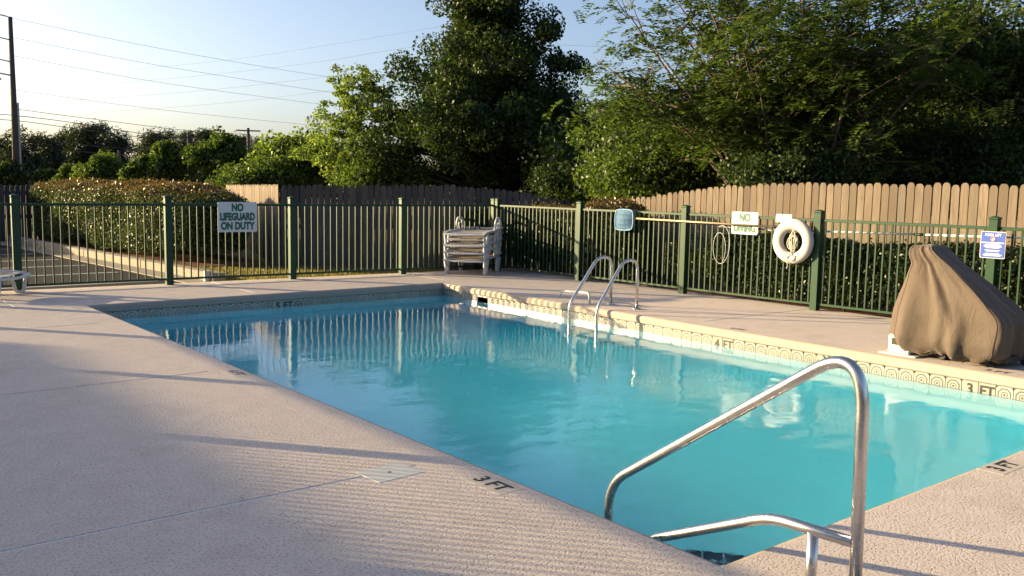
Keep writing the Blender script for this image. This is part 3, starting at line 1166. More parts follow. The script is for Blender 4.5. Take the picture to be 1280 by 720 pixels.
# --- mid distance trees behind the clipped hedge
for i, (px, top, rw, D, lf, lab, sd) in enumerate((
        (272, 168, 29, 46, 'leaf_mid', "rounded green tree above right end of the clipped hedge", 5),
        (208, 178, 22, 47, 'leaf_mid', "pointed green tree behind middle of the clipped hedge", 6),
        (176, 198, 18, 47, 'leaf_mid', "small green tree leaning left of the pointed green tree", 7),
        (130, 197, 28, 52, 'leaf_mid', "round dark green bush left of the small green trees", 8),
        (92, 208, 17, 55, 'leaf_mid', "low olive bush beside the round dark bush", 9),
        (62, 214, 18, 58, 'leaf_dark', "low dark bush nearest right of the utility pole", 10),
        (4, 205, 26, 60, 'leaf_dark', "dark bush mass at left edge behind the utility pole", 110),
        (330, 190, 22, 50, 'leaf_mid', "green tree behind the sunlit fence beside the bright tree", 111))):
    b0 = px_tree(px, D)
    mid = (top+236)/2
    make_tree("small_tree", lab, b0, [blob(px, D, px, mid+10, rw*0.82, (236-top)/2, rw*0.8*D/F_PX, 2, b0), blob(px, D, px+rw*0.1, top+(236-top)*0.3, rw*0.6, (236-top)*0.3, rw*0.6*D/F_PX, 1, b0)],
              lf, 12000, 0.19, 0.6, 75, 0.26*rw/30, 0.8, 0.1, seed=sd, limb_r=0.02, group="small trees behind the clipped hedge")
# --- distant pines
pines = [(6, 172, 20, 88), (28, 156, 20, 86), (58, 162, 18, 90), (86, 160, 18, 96), (104, 152, 24, 94), (122, 153, 20, 98), (144, 160, 18, 92), (186, 160, 20, 100), (215, 163, 16, 104), (236, 162, 18, 102), (258, 160, 18, 98),
         (278, 164, 18, 104), (296, 166, 18, 98), (322, 168, 18, 106), (345, 172, 20, 108)]
pl = ["pine at far left edge of frame half hidden by utility pole", "thin see-through pine just right of the utility pole", "second thin pine right of the utility pole", "pine at left side of the tallest dark pine clump",
      "tallest dark pine of the clump above the olive bush", "dark pine on right of the tallest pine in the clump", "open pine at right end of the tallest clump", "dark pine behind the pointed green tree, left",
      "narrow pine directly behind the pointed green tree", "dark pine in gap between pointed and rounded green trees", "dark pine behind left side of rounded green tree", "dark pine behind crown of rounded green tree",
      "dark pine left of the thin far utility pole", "dark pine right of the thin far utility pole", "farthest right dark pine above sunlit fence corner"]
for i, (px, top, rw, D) in enumerate(pines):
    b0 = px_tree(px, D)
    bl = []
    for k in range(5):
        cyp = top+6+k*(218-top)/5
        bl.append(blob(px, D, px+random.uniform(-4, 4), cyp+4, rw*(0.35+0.16*k), 7, rw*(0.35+.16*k)*D/F_PX, 1+k*0.6, b0))
    make_tree("pine_tree", pl[i], b0, bl, 'needle', 5600 if i in (1, 2, 6) else 9500, 0.42, 0.22, 55 if i in (1, 2, 6) else 85, 0.55, 0.6, 0.16, seed=20+i, group="distant pines beyond the parking lot", shell=0.4, limb_r=0.03, zmin=0.8)

# --- right side: feathery multi-stem tree, evergreens, undergrowth
D = 19.5; b0 = px_tree(985, D)
def fern_tree(label, base, D, targets, seed, nleaf, sub=7):
    """wide multi-stem tree: limbs run to photo positions, flat feathery sprays hang along them"""
    global rng
    rng = np.random.default_rng(seed); rr = random.Random(seed)
    root = thing("feathery_tree", label, "tree", base)
    tb = MB(); sprays = []
    for (px, py, dd, r0) in targets:
        tip = at(px, py, D+dd) - base
        a = Vector((rr.uniform(-.35, .35), rr.uniform(-.35, .35), -0.1))
        L = (tip-a).length
        pth = limb_path(a, tip, (-(tip.x)*0.10+rr.uniform(-.3, .3), -(tip.y)*0.10+rr.uniform(-.3, .3), 0.10*L+rr.uniform(-.2, .2)), 12)
        tb.tube(pth, [r0*(1-0.86*i/12) for i in range(13)], 6)
        for s in range(sub):
            t = rr.uniform(0.42, 1.0)
            p = pth[min(12, int(t*12))]
            q = p+Vector((rr.gauss(0, 0.75), rr.gauss(0, 0.75), rr.gauss(0.35, 0.4)))
            tb.tube(limb_path(p, q, (rr.uniform(-.15, .15), rr.uniform(-.15, .15), 0.12), 4), [0.022, 0.018, 0.013, 0.009, 0.004], 4, False)
            sprays.append((q, 1.0))
            for k in range(3):
                q2 = q+Vector((rr.gauss(0, 0.5), rr.gauss(0, 0.5), rr.gauss(0.05, 0.22)))
                tb.tube([p.lerp(q, 0.6), p.lerp(q, 0.8).lerp(q2, .5)+Vector((0, 0, .06)), q2], [0.011, 0.008, 0.003], 3, False)
                sprays.append((q2, 0.8))
    tb.build("trunk", M['bark_light'], root)
    S = np.array([p[:] for p, _ in sprays])
    n = nleaf
    # fronds: short stalk lines with leaflets along them
    nf = n//14
    ci = rng.integers(0, len(S), nf)
    ang = rng.uniform(0, 2*math.pi, nf)
    st0 = S[ci]+rng.normal(size=(nf, 3))*np.array([0.26, 0.26, 0.10])
    dirv = np.stack([np.cos(ang), np.sin(ang), rng.normal(-0.25, 0.25, nf)], 1)
    fl = rng.uniform(0.22, 0.42, nf)
    k = np.tile(np.arange(14), nf)
    f = np.repeat(np.arange(nf), 14)
    t = (k//2+0.5)/7
    sgn_ = np.where(k % 2 == 0, 1.0, -1.0)
    sidev = np.stack([-np.sin(ang), np.cos(ang), np.zeros(nf)], 1)
    P = st0[f]+dirv[f]*(fl[f]*t)[:, None]+sidev[f]*(sgn_*0.045)[:, None]
    P[:, 2] -= 0.10*t*t*fl[f]*3
    m = len(P)
    A = sidev[f]*sgn_[:, None]*0.055+dirv[f]*0.02+rng.normal(size=(m, 3))*0.012
    Bv = dirv[f]*0.022+rng.normal(size=(m, 3))*0.008
    new_obj("crown", quads_mesh("crown", P, A, Bv, [M['leaf_fern']], None, 0.1), None, root)
    return root
fern_tree("wide feathery multi-stemmed tree with bare radiating limbs behind right fence", b0, D,
          [(742, 72, 0.5, .05), (775, 95, -0.5, .045), (790, 30, 1.0, .07), (835, 18, 0.2, .07), (820, 62, -1.2, .06), (868, 40, 1.5, .08), (885, 5, -0.5, .08), (915, -15, 0.8, .09), (925, 45, -1.4, .07),
           (955, 10, 1.6, .08), (985, 55, -1.2, .07), (1000, -5, 0.3, .09), (1035, 25, 1.4, .08), (1060, -20, -0.6, .09), (1078, 45, -1.6, .06), (1110, 5, 0.5, .09), (1135, 55, 1.2, .06), (1160, -5, -0.8, .08),
           (1195, 20, 0.6, .07), (1230, -10, 1.0, .07), (860, 95, 1.8, .05), (1010, 100, 2.0, .05), (945, 90, -1.8, .05), (1090, 95, 1.8, .05), (1260, 15, 0, .06), (900, -45, 0, .07), (1000, -60, 0, .07), (1100, -55, 0, .07), (820, -30, .6, .06)],
          61, 74000, 6)
D = 23.5; b0 = px_tree(1215, D)
make_tree("evergreen_tree", "dark dense evergreen tree at right edge behind wooden fence", b0,
          [blob(1215, D, 1215, 170, 95, 70, 2.2, 4, b0), blob(1215, D, 1225, 90, 75, 60, 1.8, 3, b0), blob(1215, D, 1215, 48, 45, 34, 1.2, 1.4, b0), blob(1215, D, 1150, 185, 55, 50, 1.3, 1.4, b0), blob(1215, D, 1285, 130, 50, 80, 1.4, 1.5, b0)],
          'leaf_dark', 70000, 0.12, 0.6, 210, 0.32, 0.8, 0.2, seed=41)
D = 25; b0 = px_tree(905, D)
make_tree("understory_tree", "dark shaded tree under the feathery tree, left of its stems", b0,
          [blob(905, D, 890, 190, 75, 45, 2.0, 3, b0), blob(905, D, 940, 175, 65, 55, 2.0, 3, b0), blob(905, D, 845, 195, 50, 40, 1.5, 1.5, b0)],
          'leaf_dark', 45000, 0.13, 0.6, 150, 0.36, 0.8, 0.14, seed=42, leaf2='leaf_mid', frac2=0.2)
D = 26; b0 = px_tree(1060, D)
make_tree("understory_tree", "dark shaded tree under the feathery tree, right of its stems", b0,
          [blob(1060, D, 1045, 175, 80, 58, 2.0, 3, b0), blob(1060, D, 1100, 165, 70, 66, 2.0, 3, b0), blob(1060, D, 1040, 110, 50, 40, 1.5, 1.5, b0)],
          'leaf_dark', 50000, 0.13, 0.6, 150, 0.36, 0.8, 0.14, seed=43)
D = 29; b0 = px_tree(800, D)
make_tree("understory_tree", "thin pale green tree in gap right of the big dark tree", b0,
          [blob(800, D, 800, 190, 46, 46, 1.2, 2, b0), blob(800, D, 792, 150, 28, 30, .8, 1, b0)],
          'leaf_mid', 14000, 0.12, 0.6, 80, 0.26, 0.7, 0.08, seed=44, limb_r=0.015)
D = 21.5
for i, (px, cyy, rw, rh, lf, lab) in enumerate(((800, 218, 44, 24, 'leaf_mid', "low green shrub behind fence dip under pale tree"), (870, 205, 52, 36, 'leaf_dark', "low dark shrub behind fence left of feathery stems"),
                                          (960, 205, 55, 34, 'leaf_mid', "low shrub hiding the feathery tree's base"), (1040, 212, 48, 28, 'leaf_mid', "low shrub right of the feathery tree's base"),
                                          (1130, 205, 60, 40, 'leaf_dark', "low dark shrub behind fence left of evergreen tree"), (1225, 200, 65, 44, 'leaf_dark', "low dark shrub behind fence in front of evergreen tree"))):
    b0 = px_tree(px, D)
    make_tree("shrub", lab, b0, [blob(px, D, px, cyy, rw, rh, 0.9, 2, b0), blob(px, D, px, cyy+22, rw, rh, 0.9, 1, b0)],
              lf, 15000, 0.10, 0.6, 80, 0.27, 0.8, 0.05, seed=70+i, limb_r=0.012, cat="shrub", stems=3, stem_spread=0.3, group="shrubs behind the right wooden fence")
for px, cyy, rw, rh, D, lf, lab in ((985, 214, 62, 28, 18.2, 'leaf_dark', "low dark shrub just behind fence before the feathery stems"), (482, 222, 46, 17, 37, 'leaf_mid', "low green shrub between slender young tree and big dark tree"),
                                   (735, 228, 45, 22, 33, 'leaf_dark', "low dark shrub behind the fence dip below big tree"), (330, 226, 40, 14, 42, 'leaf_mid', "low green shrub behind the sunlit fence")):
    b0 = px_tree(px, D)
    make_tree("shrub", lab, b0, [blob(px, D, px, cyy, rw, rh, 1.0, 2, b0)], lf, 12000, 0.09*D/20, 0.6, 80, 0.2*D/20, 0.8, 0.05, seed=90+int(px), limb_r=0.012, cat="shrub", stems=3, stem_spread=0.3)
# dark backdrop wood well behind, reads as one mass
wl = []
rng = np.random.default_rng(77)
D0 = 36
mass = MB()
Cw = []
for px in range(690, 1420, 9):
    for k in range(6):
        py = 120+rng.random()*120 if px > 860 else 175+rng.random()*65
        p = at(px+rng.uniform(-6, 6), py, D0+rng.uniform(-3, 4)); Cw.append(p[:])
Cw = np.array(Cw)
n = 60000
ci = rng.integers(0, len(Cw), n)
P = Cw[ci]+rng.normal(size=(n, 3))*0.5
A, Bv = leaf_frame(n, 0.24, 0.6)
wood = new_obj("background_wood", quads_mesh("background_wood", P, A, Bv, [M['leaf_dark']], None, 0.1))
tag(wood, "dark wood in the far background behind the right-hand trees", "wood", kind="stuff")


# --- hedges
def make_hedge(label, cx, cy_, hx, hy, hz, rz, n, leaf_len, red, seed, pw=5.0, z0=0.0, lump=0.05, name="hedge", redtop=0.55, green="hedge"):
    global rng
    rng = np.random.default_rng(seed)
    root = thing(name, label, "hedge", (cx, cy_, z0), rz)
    h = np.array([hx, hy, hz])
    v = rng.uniform(-1, 1, (n, 3))
    # push to box faces, areas weighted
    ar = np.array([hy*hz, hx*hz, hx*hy*0.8]); ar /= ar.sum()
    ax = rng.choice(3, n, p=ar)
    s = np.where(rng.random(n) < 0.5, -1.0, 1.0)
    v[np.arange(n), ax] = s
    flip = (ax == 2)
    v[flip, 2] = 1.0
    pn = (np.abs(v)**pw).sum(1)**(1/pw)
    d = v/pn[:, None]
    P = d*h
    lumps = lump*(np.sin(P[:, 0]*3.1+1)+np.sin(P[:, 1]*2.7+seed)+np.sin(P[:, 2]*5.0+P[:, 1]*1.3))
    inset = np.minimum(0.45, rng.exponential(0.085, n))
    N = np.sign(d)*np.abs(d)**(pw-1)/h
    N /= np.linalg.norm(N, axis=1, keepdims=True)+1e-9
    stray = np.where(rng.random(n) < 0.05, rng.uniform(0, 0.09, n), 0)
    P = P+N*(lumps-inset+stray)[:, None]+rng.normal(size=(n, 3))*0.012
    P[:, 2] += hz
    keep = P[:, 2] > 0.02
    P, N = P[keep], N[keep]
    m = len(P)
    A, Bv = leaf_frame(m, leaf_len, 0.5, N, 0.45)
    ztop = P[:, 2]/(2*hz)
    pr = np.clip((ztop-redtop)/(1-redtop), 0, 1)**1.2*red
    mi = (rng.random(m) < pr)
    new_obj("foliage", quads_mesh("foliage", P, A, Bv, [M[green], M['hedge_red']], mi, 0.2), None, root)
    # lumpy closed core added against see-through, shade inside put into its colour
    q = MB(); nu, nv = 40, 22
    vs, fs = [], []
    for j in range(nv+1):
        th = -math.pi/2+math.pi*j/nv
        for i in range(nu):
            ph = 2*math.pi*i/nu
            dd = np.array([math.cos(th)*math.cos(ph), math.cos(th)*math.sin(ph), math.sin(th)])
            dd = dd/np.max(np.abs(dd))
            dd = dd/((np.abs(dd)**pw).sum()**(1/pw))
            p = dd*np.maximum(h-0.26, h*0.4)
            vs.append((p[0], p[1], max(0.03, p[2]+hz)))
    for j in range(nv):
        for i in range(nu):
            i2 = (i+1) % nu
            fs.append((j*nu+i, j*nu+i2, (j+1)*nu+i2, (j+1)*nu+i))
    q.add(vs, fs)
    q.build("dark_core", M['core'], root)
    # stems
    rr = random.Random(seed)
    for k in range(int(max(hx, hy)*2/0.45)):
        x = rr.uniform(-hx*0.5, hx*0.5) if hx < hy else rr.uniform(-hx*.9, hx*.9)
        y = rr.uniform(-hy*.9, hy*.9) if hx < hy else rr.uniform(-hy*.5, hy*.5)
        MB().tube(limb_path((x, y, -0.1), (x+rr.uniform(-.2, .2), y+rr.uniform(-.2, .2), hz*1.2), (0, 0, 0), 3), [0.018, 0.014, 0.01, 0.006], 4).build("stem", M['bark'], root)
    return root
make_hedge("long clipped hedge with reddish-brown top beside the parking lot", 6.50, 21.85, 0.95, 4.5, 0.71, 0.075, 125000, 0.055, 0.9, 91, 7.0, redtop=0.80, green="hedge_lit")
make_hedge("tall reddish-tipped hedge at fence corner behind the stacked chairs", 11.30, 12.05, 0.40, 1.75, 0.62, 0.0, 26000, 0.06, 0.9, 92, 3.2, redtop=0.82, lump=0.06)
make_hedge("small end bush behind back fence beside the corner post", 10.78, 14.35, 0.45, 0.55, 0.56, 0.0, 8000, 0.06, 0.4, 93, 3.0, redtop=0.8)
make_hedge("long low dark hedge along the right fence below wooden boards", 11.56, 4.75, 0.36, 5.3, 0.46, 0.0085, 62000, 0.055, 0.12, 94, 4.0, lump=0.03, redtop=0.85)

# --- grass strip between fence and wooden fence: too fine to count
def grass_patch(label, poly_fn, n, h, seed, z=-0.09):
    global rng
    rng = np.random.default_rng(seed)
    P = poly_fn(n)
    n = len(P)
    ang = rng.uniform(0, 2*math.pi, n)
    clump = 0.5+0.5*np.sin(P[:, 0]*2.3)*np.sin(P[:, 1]*1.9+1)
    hh = h*rng.uniform(0.5, 1.3, n)*(0.6+0.7*clump)
    A = np.stack([rng.normal(0, 0.35, n)*hh, rng.normal(0, 0.35, n)*hh, hh], 1)*0.5
    Bv = np.stack([np.cos(ang), np.sin(ang), np.zeros(n)], 1)*0.0065
    C = np.column_stack([P, np.full(n, z)])+A
    o = new_obj("grass", quads_mesh("grass", C, A, Bv, [M['grass']]))
    tag(o, label, "grass", kind="stuff")
def strip_poly(n):
    x = rng.uniform(5.9, 12.0, n); y = rng.uniform(14.0, 17.8, n)
    k = (y > 14.12-0.062*(x-2.717)+0.12) & ((x < 7.85) | (y < 16.7-(x-7.85)*0.92))
    k &= ~((x < 7.8) & (y > 16.95))
    return np.column_stack([x[k], y[k]])
grass_patch("dry patchy grass between green fence and grey wooden fence", strip_poly, 42000, 0.06, 95)


# ================================================================== UTILITY POLES AND WIRES
def utility_pole(label, px, py_top, D, r_top, r_bot, arms):
    b0 = px_tree(px, D); top = at(px, py_top, D)
    root = thing("utility_pole", label, "utility pole", b0)
    H = top.z-b0.z
    MB().tube([(0, 0, -0.3), (0.01, 0, H*0.5), (0, 0, H)], [r_bot, (r_bot+r_top)/2, r_top], 14).build("shaft", M['pole_wood'], root)
    rt, aw = side(px)
    for (dz, kind) in arms:
        z = H-dz
        if kind == 'ins':
            q = MB()
            a = Vector((-rt.x*r_top, -rt.y*r_top, z)); b = Vector((-rt.x*0.95, -rt.y*0.95, z+0.15))
            q.tube([a, b], 0.04, 6); q.tube([b+Vector((0, 0, -.12)), b+Vector((0, 0, .0)), b+Vector((0, 0, 0.22)), b+Vector((0, 0, .36))], [0.06, 0.16, 0.11, 0.05], 8)
            q.build("insulator", M['grey_box'], root)
        elif kind == 'cutout':
            q = MB()
            a = Vector((-rt.x*r_top, -rt.y*r_top, z)); b = Vector((-rt.x*0.8, -rt.y*0.8, z+0.1))
            q.tube([a, b], 0.05, 6); q.tube([b+Vector((-.3*rt.x, -.3*rt.y, .5)), b+Vector((-.2*rt.x, -.2*rt.y, .1)), b+Vector((0.2*rt.x, .2*rt.y, -.4))], 0.09, 7)
            q.build("cutout_switch", M['grey_box'], root)
        elif kind == 'arm':
            q = MB(); q.tube([(-rt.x*1.1, -rt.y*1.1, z), (rt.x*1.1, rt.y*1.1, z)], 0.07, 6)
            q.build("crossarm", M['pole_wood'], root)
        elif kind == 'riser':
            q = MB(); q.tube([(rt.x*(r_bot*1.05), rt.y*r_bot*1.05, 0), (rt.x*(r_bot*0.98), rt.y*r_bot*.98, z-.8), (rt.x*(r_bot*.95), rt.y*r_bot*.95, z)], 0.07, 7)
            q.build("conduit", M['grey_box'], root)
    return root
utility_pole("tall wooden utility pole at left edge rising above hedge", 24, 22, 60, 0.11, 0.21, [(0.0, 'ins'), (1.25, 'ins'), (2.45, 'ins'), (3.2, 'cutout'), (4.7, 'riser')])
utility_pole("thin far utility pole right of rounded green tree", 312, 160, 90, 0.13, 0.2, [(0.25, 'arm')])
utility_pole("thin far utility pole between pointed and rounded green trees", 238, 167, 95, 0.12, 0.2, [(0.3, 'arm')])
utility_pole("short far utility pole right of the round dark bush", 152, 188, 80, 0.11, 0.18, [])
wires = [
    ("uppermost wire falling right from the pole top", [(13, 22.5, 60), (213, 63, 68), (397, 94, 78), (520, 108, 84)], 0.0099),
    ("second wire from the top falling right from the pole", [(13, 46.5, 60), (200, 82, 68), (397, 113, 78), (520, 128, 84)], 0.0099),
    ("third wire from the top falling right from the pole", [(13, 69, 60), (200, 103, 68), (383, 128, 78), (520, 145, 84)], 0.0099),
    ("fourth wire falling right from middle of the pole", [(16, 112, 60), (200, 137, 68), (393, 157, 78), (520, 170, 84)], 0.0093),
    ("short dark wire just above the pine tops", [(17, 136, 60), (110, 148, 66), (233, 163, 80), (312, 168, 90)], 0.0161),
    ("thick cable passing left pole above pine tops", [(-30, 141.5, 58), (20, 144.5, 60), (100, 154.5, 70), (207, 171, 86), (312, 178, 90)], 0.0211),
    ("lowest cable passing left pole into the pines", [(-30, 149, 58), (20, 150.8, 60), (86, 159.5, 70), (180, 172, 86), (312, 184, 90)], 0.0211),
    ("uppermost faint wire rising right towards the big tree", [(110, 91, 110), (267, 77, 90), (400, 58, 75), (640, 18, 60)], 0.0068),
    ("second faint wire rising right towards the big tree", [(-20, 116, 120), (67, 111, 110), (267, 93, 90), (400, 77, 75), (560, 55, 66), (800, 60, 60)], 0.0074),
    ("third faint wire rising right towards the big tree", [(-20, 132, 120), (33, 129, 110), (233, 115, 90), (400, 97, 75), (560, 78, 66), (800, 82, 60)], 0.0074),
    ("lowest faint wire rising right towards the big tree", [(-20, 148, 120), (83, 143, 110), (267, 130, 90), (400, 115, 75), (560, 98, 66)], 0.0074),
    ("level cable crossing the dark pines", [(70, 178, 84), (160, 186, 84), (240, 190, 84), (312, 183, 84), (345, 186, 84)], 0.0186),
    ("lower level cable crossing the dark pines", [(70, 187, 84), (160, 194, 84), (240, 197, 84), (345, 194, 84)], 0.0186),
]
for lab, pts, r in wires:
    w = MB().tube(smooth_path([at(*p) for p in pts], 6), r, 4, False).build("power_line", M['wire'])
    tag(w, lab, "wire", "overhead wires")


# ================================================================== SIGNS ON THE FENCES
def sign_board(name, label, origin, xd, w, h, m, cat="sign", edge=None):
    """flat plate centred on origin facing viewer; local x right, y up, z out"""
    root = thing(name, label, cat)
    root.matrix_world = basis(origin, xd, (0, 0, 1))
    r = min(w, h)*0.05
    poly = []
    for cx_, cy2, a0 in ((w/2-r, h/2-r, 0), (-w/2+r, h/2-r, 90), (-w/2+r, -h/2+r, 180), (w/2-r, -h/2+r, 270)):
        for k in range(5):
            a = R_(a0+k*22.5); poly.append((cx_+r*math.cos(a), cy2+r*math.sin(a)))
    if edge is not None:
        MB().prism(poly, -0.004, 0.0).build("border", edge, root)
        s = 0.955
        MB().prism([(x*s, y*(1-(1-s)*w/h)) for x, y in poly], 0.0005, 0.0022).build("panel", m, root)
    else:
        MB().prism(poly, -0.003, 0.0015).build("panel", m, root)
    for x, y in ((-w/2+.02, h/2-.02), (w/2-.02, h/2-.02), (-w/2+.02, -h/2+.02), (w/2-.02, -h/2+.02)):
        MB().tube([(x, y, 0.0), (x, y, 0.006)], 0.007, 8).build("bolt", M['steel'], root)
    return root
def text_on(root, s, x, y, size, m, bold=0.0, sx=1.0, z=0.0035):
    o = new_obj("lettering", text_mesh(s, size, bold, sx), m, root)
    o.location = (x, y, z)
    return o
fd = Vector((bposts[-1][0]-bposts[0][0], bposts[-1][1]-bposts[0][1], 0)).normalized()
yy = backfence_y(5.78)-0.035
s1 = sign_board("sign", "white NO LIFEGUARD ON DUTY sign on back fence", (5.775, yy, 1.012), fd, 0.62, 0.465, M['white_sign'])
text_on(s1, "NO", 0, 0.142, 0.152, M['green_ink'], 0.0095, 0.76)
text_on(s1, "LIFEGUARD", 0, 0.0, 0.152, M['green_ink'], 0.0095, 0.70)
text_on(s1, "ON DUTY", 0, -0.142, 0.152, M['green_ink'], 0.0095, 0.76)
rd = Vector((RP[-1][0]-RP[0][0], RP[-1][1]-RP[0][1], 0)).normalized()
def rx(y): return 10.64+0.085*(13.62-y)/2.213
s2 = sign_board("sign", "white NO DIVING sign half crossed by the yellow pole", (rx(8.12)-0.032, 8.12, 1.112), rd, 0.435, 0.315, M['white_sign'])
text_on(s2, "NO", 0, 0.075, 0.145, M['green_ink'], 0.0085, 0.80)
text_on(s2, "DIVING", 0, -0.075, 0.145, M['green_ink'], 0.0085, 0.75)
s3 = sign_board("sign", "small white notice above the life ring", (rx(7.49)-0.032, 7.495, 1.205), rd, 0.245, 0.11, M['white_sign'])
for k, ww in enumerate((0.19, 0.15, 0.19, 0.07)):
    MB().box((-ww/2, 0.032-k*0.024-0.004, 0.002), (ww/2, 0.032-k*0.024+0.004, 0.0032)).build("text_line", M['grey_box'], s3)
s4 = sign_board("sign", "blue and white POOL LIFT sign on right fence post", (rx(4.745)-0.068, 4.745, 1.012), rd, 0.275, 0.305, M['blue_sign'], edge=M['white_sign'])
text_on(s4, "POOL LIFT", 0, 0.112, 0.042, M['white_sign'], 0.0012, 0.9)
ring = [(0.022*math.cos(t), 0.064+0.022*math.sin(t), 0.0025) for t in np.linspace(0, 2*math.pi, 21)]
MB().prism([(0.027*math.cos(t), 0.064+0.027*math.sin(t)) for t in np.linspace(0, 2*math.pi, 21)[:-1]], 0.0022, 0.0032).build("symbol_disc", M['white_sign'], s4)
q = MB(); q.tube([(p[0], p[1], 0.0035) for p in ring], 0.0035, 5, False); q.tube([(-.014, .078, .0035), (.014, .050, .0035)], 0.003, 5)
q.build("prohibition_ring", M['red_ink'], s4)
MB().box((-0.122, 0.018, 0.0022), (0.122, 0.03, 0.0034)).build("text_band", M['white_sign'], s4)
for k, ww in ((0, .17), (1, .20), (2, .19), (3, .15), (5, .17), (6, .14), (8, .16), (9, .21), (10, .19)):
    yk_ = 0.004-k*0.0128
    MB().box((-ww/2, yk_-0.0028, 0.0022), (ww/2, yk_+0.0028, 0.0032)).build("text_line", M['white_sign'], s4)


# ================================================================== LIFE RING, NET, POLES, HOSE
lr = thing("life_ring", "white life ring hanging on right fence with coiled rope", "life ring")
lr.matrix_world = basis((rx(7.29)-0.10, 7.29, 0.905), rd, (0, 0, 1))
q = MB(); nu, nv = 40, 14; vs, fs = [], []
for i in range(nu):
    a = 2*math.pi*i/nu
    for j in range(nv):
        b = 2*math.pi*j/nv
        rr_ = 0.228+0.078*math.cos(b)
        vs.append((rr_*math.cos(a), rr_*math.sin(a), 0.058*math.sin(b)))
for i in range(nu):
    for j in range(nv):
        fs.append((i*nv+j, ((i+1) % nu)*nv+j, ((i+1) % nu)*nv+(j+1) % nv, i*nv+(j+1) % nv))
q.add(vs, fs, True); q.build("ring", M['ring'], lr)
rr = random.Random(3)
rb = MB()
for k in range(7):
    w_ = rr.uniform(.02, .06); h_ = rr.uniform(.08, .14); ox = rr.uniform(-.03, .03); oy = rr.uniform(-.02, .05)
    rb.tube(smooth_path([(ox+w_*math.cos(t), oy+h_*math.sin(t)-0.02, 0.02+rr.uniform(-.02, .02)) for t in np.linspace(0, 2*math.pi, 9)[:-1]], 4, True), 0.006, 5, False)
rb.tube(smooth_path([(0.0, 0.15, .02), (-.01, .05, .03), (.02, -.1, .05), (-.01, -.18, .06), (-.05, -.24, .07), (-.03, -.31, .06), (-.045, -.37, .05)], 5), 0.006, 5)
rb.tube(smooth_path([(0.0, -0.15, .04), (.05, -.2, .07), (.09, -.19, .06), (.04, -.25, .07), (-.04, -.24, .07)], 5), 0.006, 5)
rb.build("rope", M['rope'], lr)

nt = thing("skimmer_net", "blue leaf skimmer net on long yellow pole hooked along right fence", "pool net")
ypos = 10.33; xn = rx(ypos)-0.10
pa = Vector((rx(10.15)-0.075, 10.14, 1.10)); pb = Vector((rx(7.58)-0.075, 7.58, 1.085))
MB().tube([pa, pb], 0.0135, 10).build("pole", M['pole_y'], nt)
MB().tube([pb+Vector((0, 0.16, 0.001)), pb+Vector((0, -0.05, -0.0005))], 0.017, 10).build("hand_grip", M['rubber'], nt)
fr = [(0, .19, .09), (0, .19, -.10), (0, .14, -.16), (0, -.12, -.155), (0, -.19, -.09), (0, -.19, .10), (0, -.13, .155), (0, .13, .155)]
frp = smooth_path([(xn+p[0], ypos+p[1], 1.07+p[2]) for p in fr], 5, True)
frp.append(frp[0])
MB().tube(frp, 0.011, 6, False).build("net_frame", M['net'], nt)
# woven bag: fine crossing strands
nb_ = MB()
for k in range(-15, 16):
    t = k/15.5
    hh = 0.155*(1-0.25*t**4); wv = 0.185*(1-0.25*t**4)
    sag = lambda a, b: -0.05*(1-a*a)*(1-b*b)
    nb_.tube([(xn+sag(t, s_), ypos+0.185*t, 1.07+hh*s_) for s_ in (-1, -.5, 0, .5, 1)], 0.0032, 3, False)
    nb_.tube([(xn+sag(s_, t), ypos+wv*s_, 1.07+0.152*t) for s_ in (-1, -.5, 0, .5, 1)], 0.0032, 3, False)
nb_.build("netting", M['net'], nt)
p2 = thing("telescopic_pole", "long silver telescopic pole resting along outer side of right fence", "pole")
a2 = Vector((rx(8.1)+0.06, 8.1, 1.03)); b2 = Vector((rx(3.2)+0.06, 3.2, 1.13))
MB().tube([a2, a2.lerp(b2, .5)], 0.014, 10).build("outer_tube", M['pole_w'], p2)
MB().tube([a2.lerp(b2, .5), b2], 0.0115, 10).build("inner_tube", M['pole_w'], p2)
MB().tube([a2.lerp(b2, .485), a2.lerp(b2, .51)], 0.019, 10).build("clamp_collar", M['rubber'], p2)
hp = []
for k in range(46):
    t = k/45
    a = math.pi*(0.35+t*2.9)
    hp.append((rx(8.75)-0.035-0.02*t, 8.47+0.15*math.cos(a)*(1-.25*t)+0.05*t, 0.80+0.27*math.sin(a)*(1-.2*t)-0.1*t))
hp = [(rx(8.2)-.03, 8.16, 1.0), (rx(8.3)-.03, 8.3, 1.04)] + hp
tag(MB().tube(smooth_path(hp, 3), 0.0032, 6).build("hanging_cord", M['pole_w']), "thin pale cord looped over fence below NO DIVING sign", "cord")


# ================================================================== STAINLESS RAILS
hr = thing("handrail", "stainless steel handrail in foreground at near pool corner", "handrail", (3.15, 1.775, 0))
o0 = Vector((3.15, 1.775, 0))
def hpt(y, z): return Vector((3.15+0.12*(y-1.775), y, z))-o0       # the rail's own vertical plane
path = fillet([hpt(3.27, -0.75), hpt(3.268, 0.08), hpt(1.80, 1.046), hpt(1.775, -0.06)], [0, 0.15, 0.27, 0], 12)
MB().tube(path, 0.024, 20).build("top_rail", M['steel'], hr)
low = fillet([hpt(3.02, -0.75), hpt(2.97, -0.123), hpt(2.20, 0.243), hpt(1.795, 0.275)], [0, 0.1, 0.1, 0], 10)
MB().tube(low, 0.023, 20).build("lower_rail", M['steel'], hr)
MB().tube([hpt(1.985, -0.06), hpt(1.985, 0.25)], 0.0225, 18).build("post", M['steel'], hr)
for y in (1.776, 1.985):
    MB().tube([hpt(y, 0.001), hpt(y, 0.014), hpt(y, 0.022)], [0.058, 0.055, 0.026], 24).build("escutcheon", M['steel'], hr)

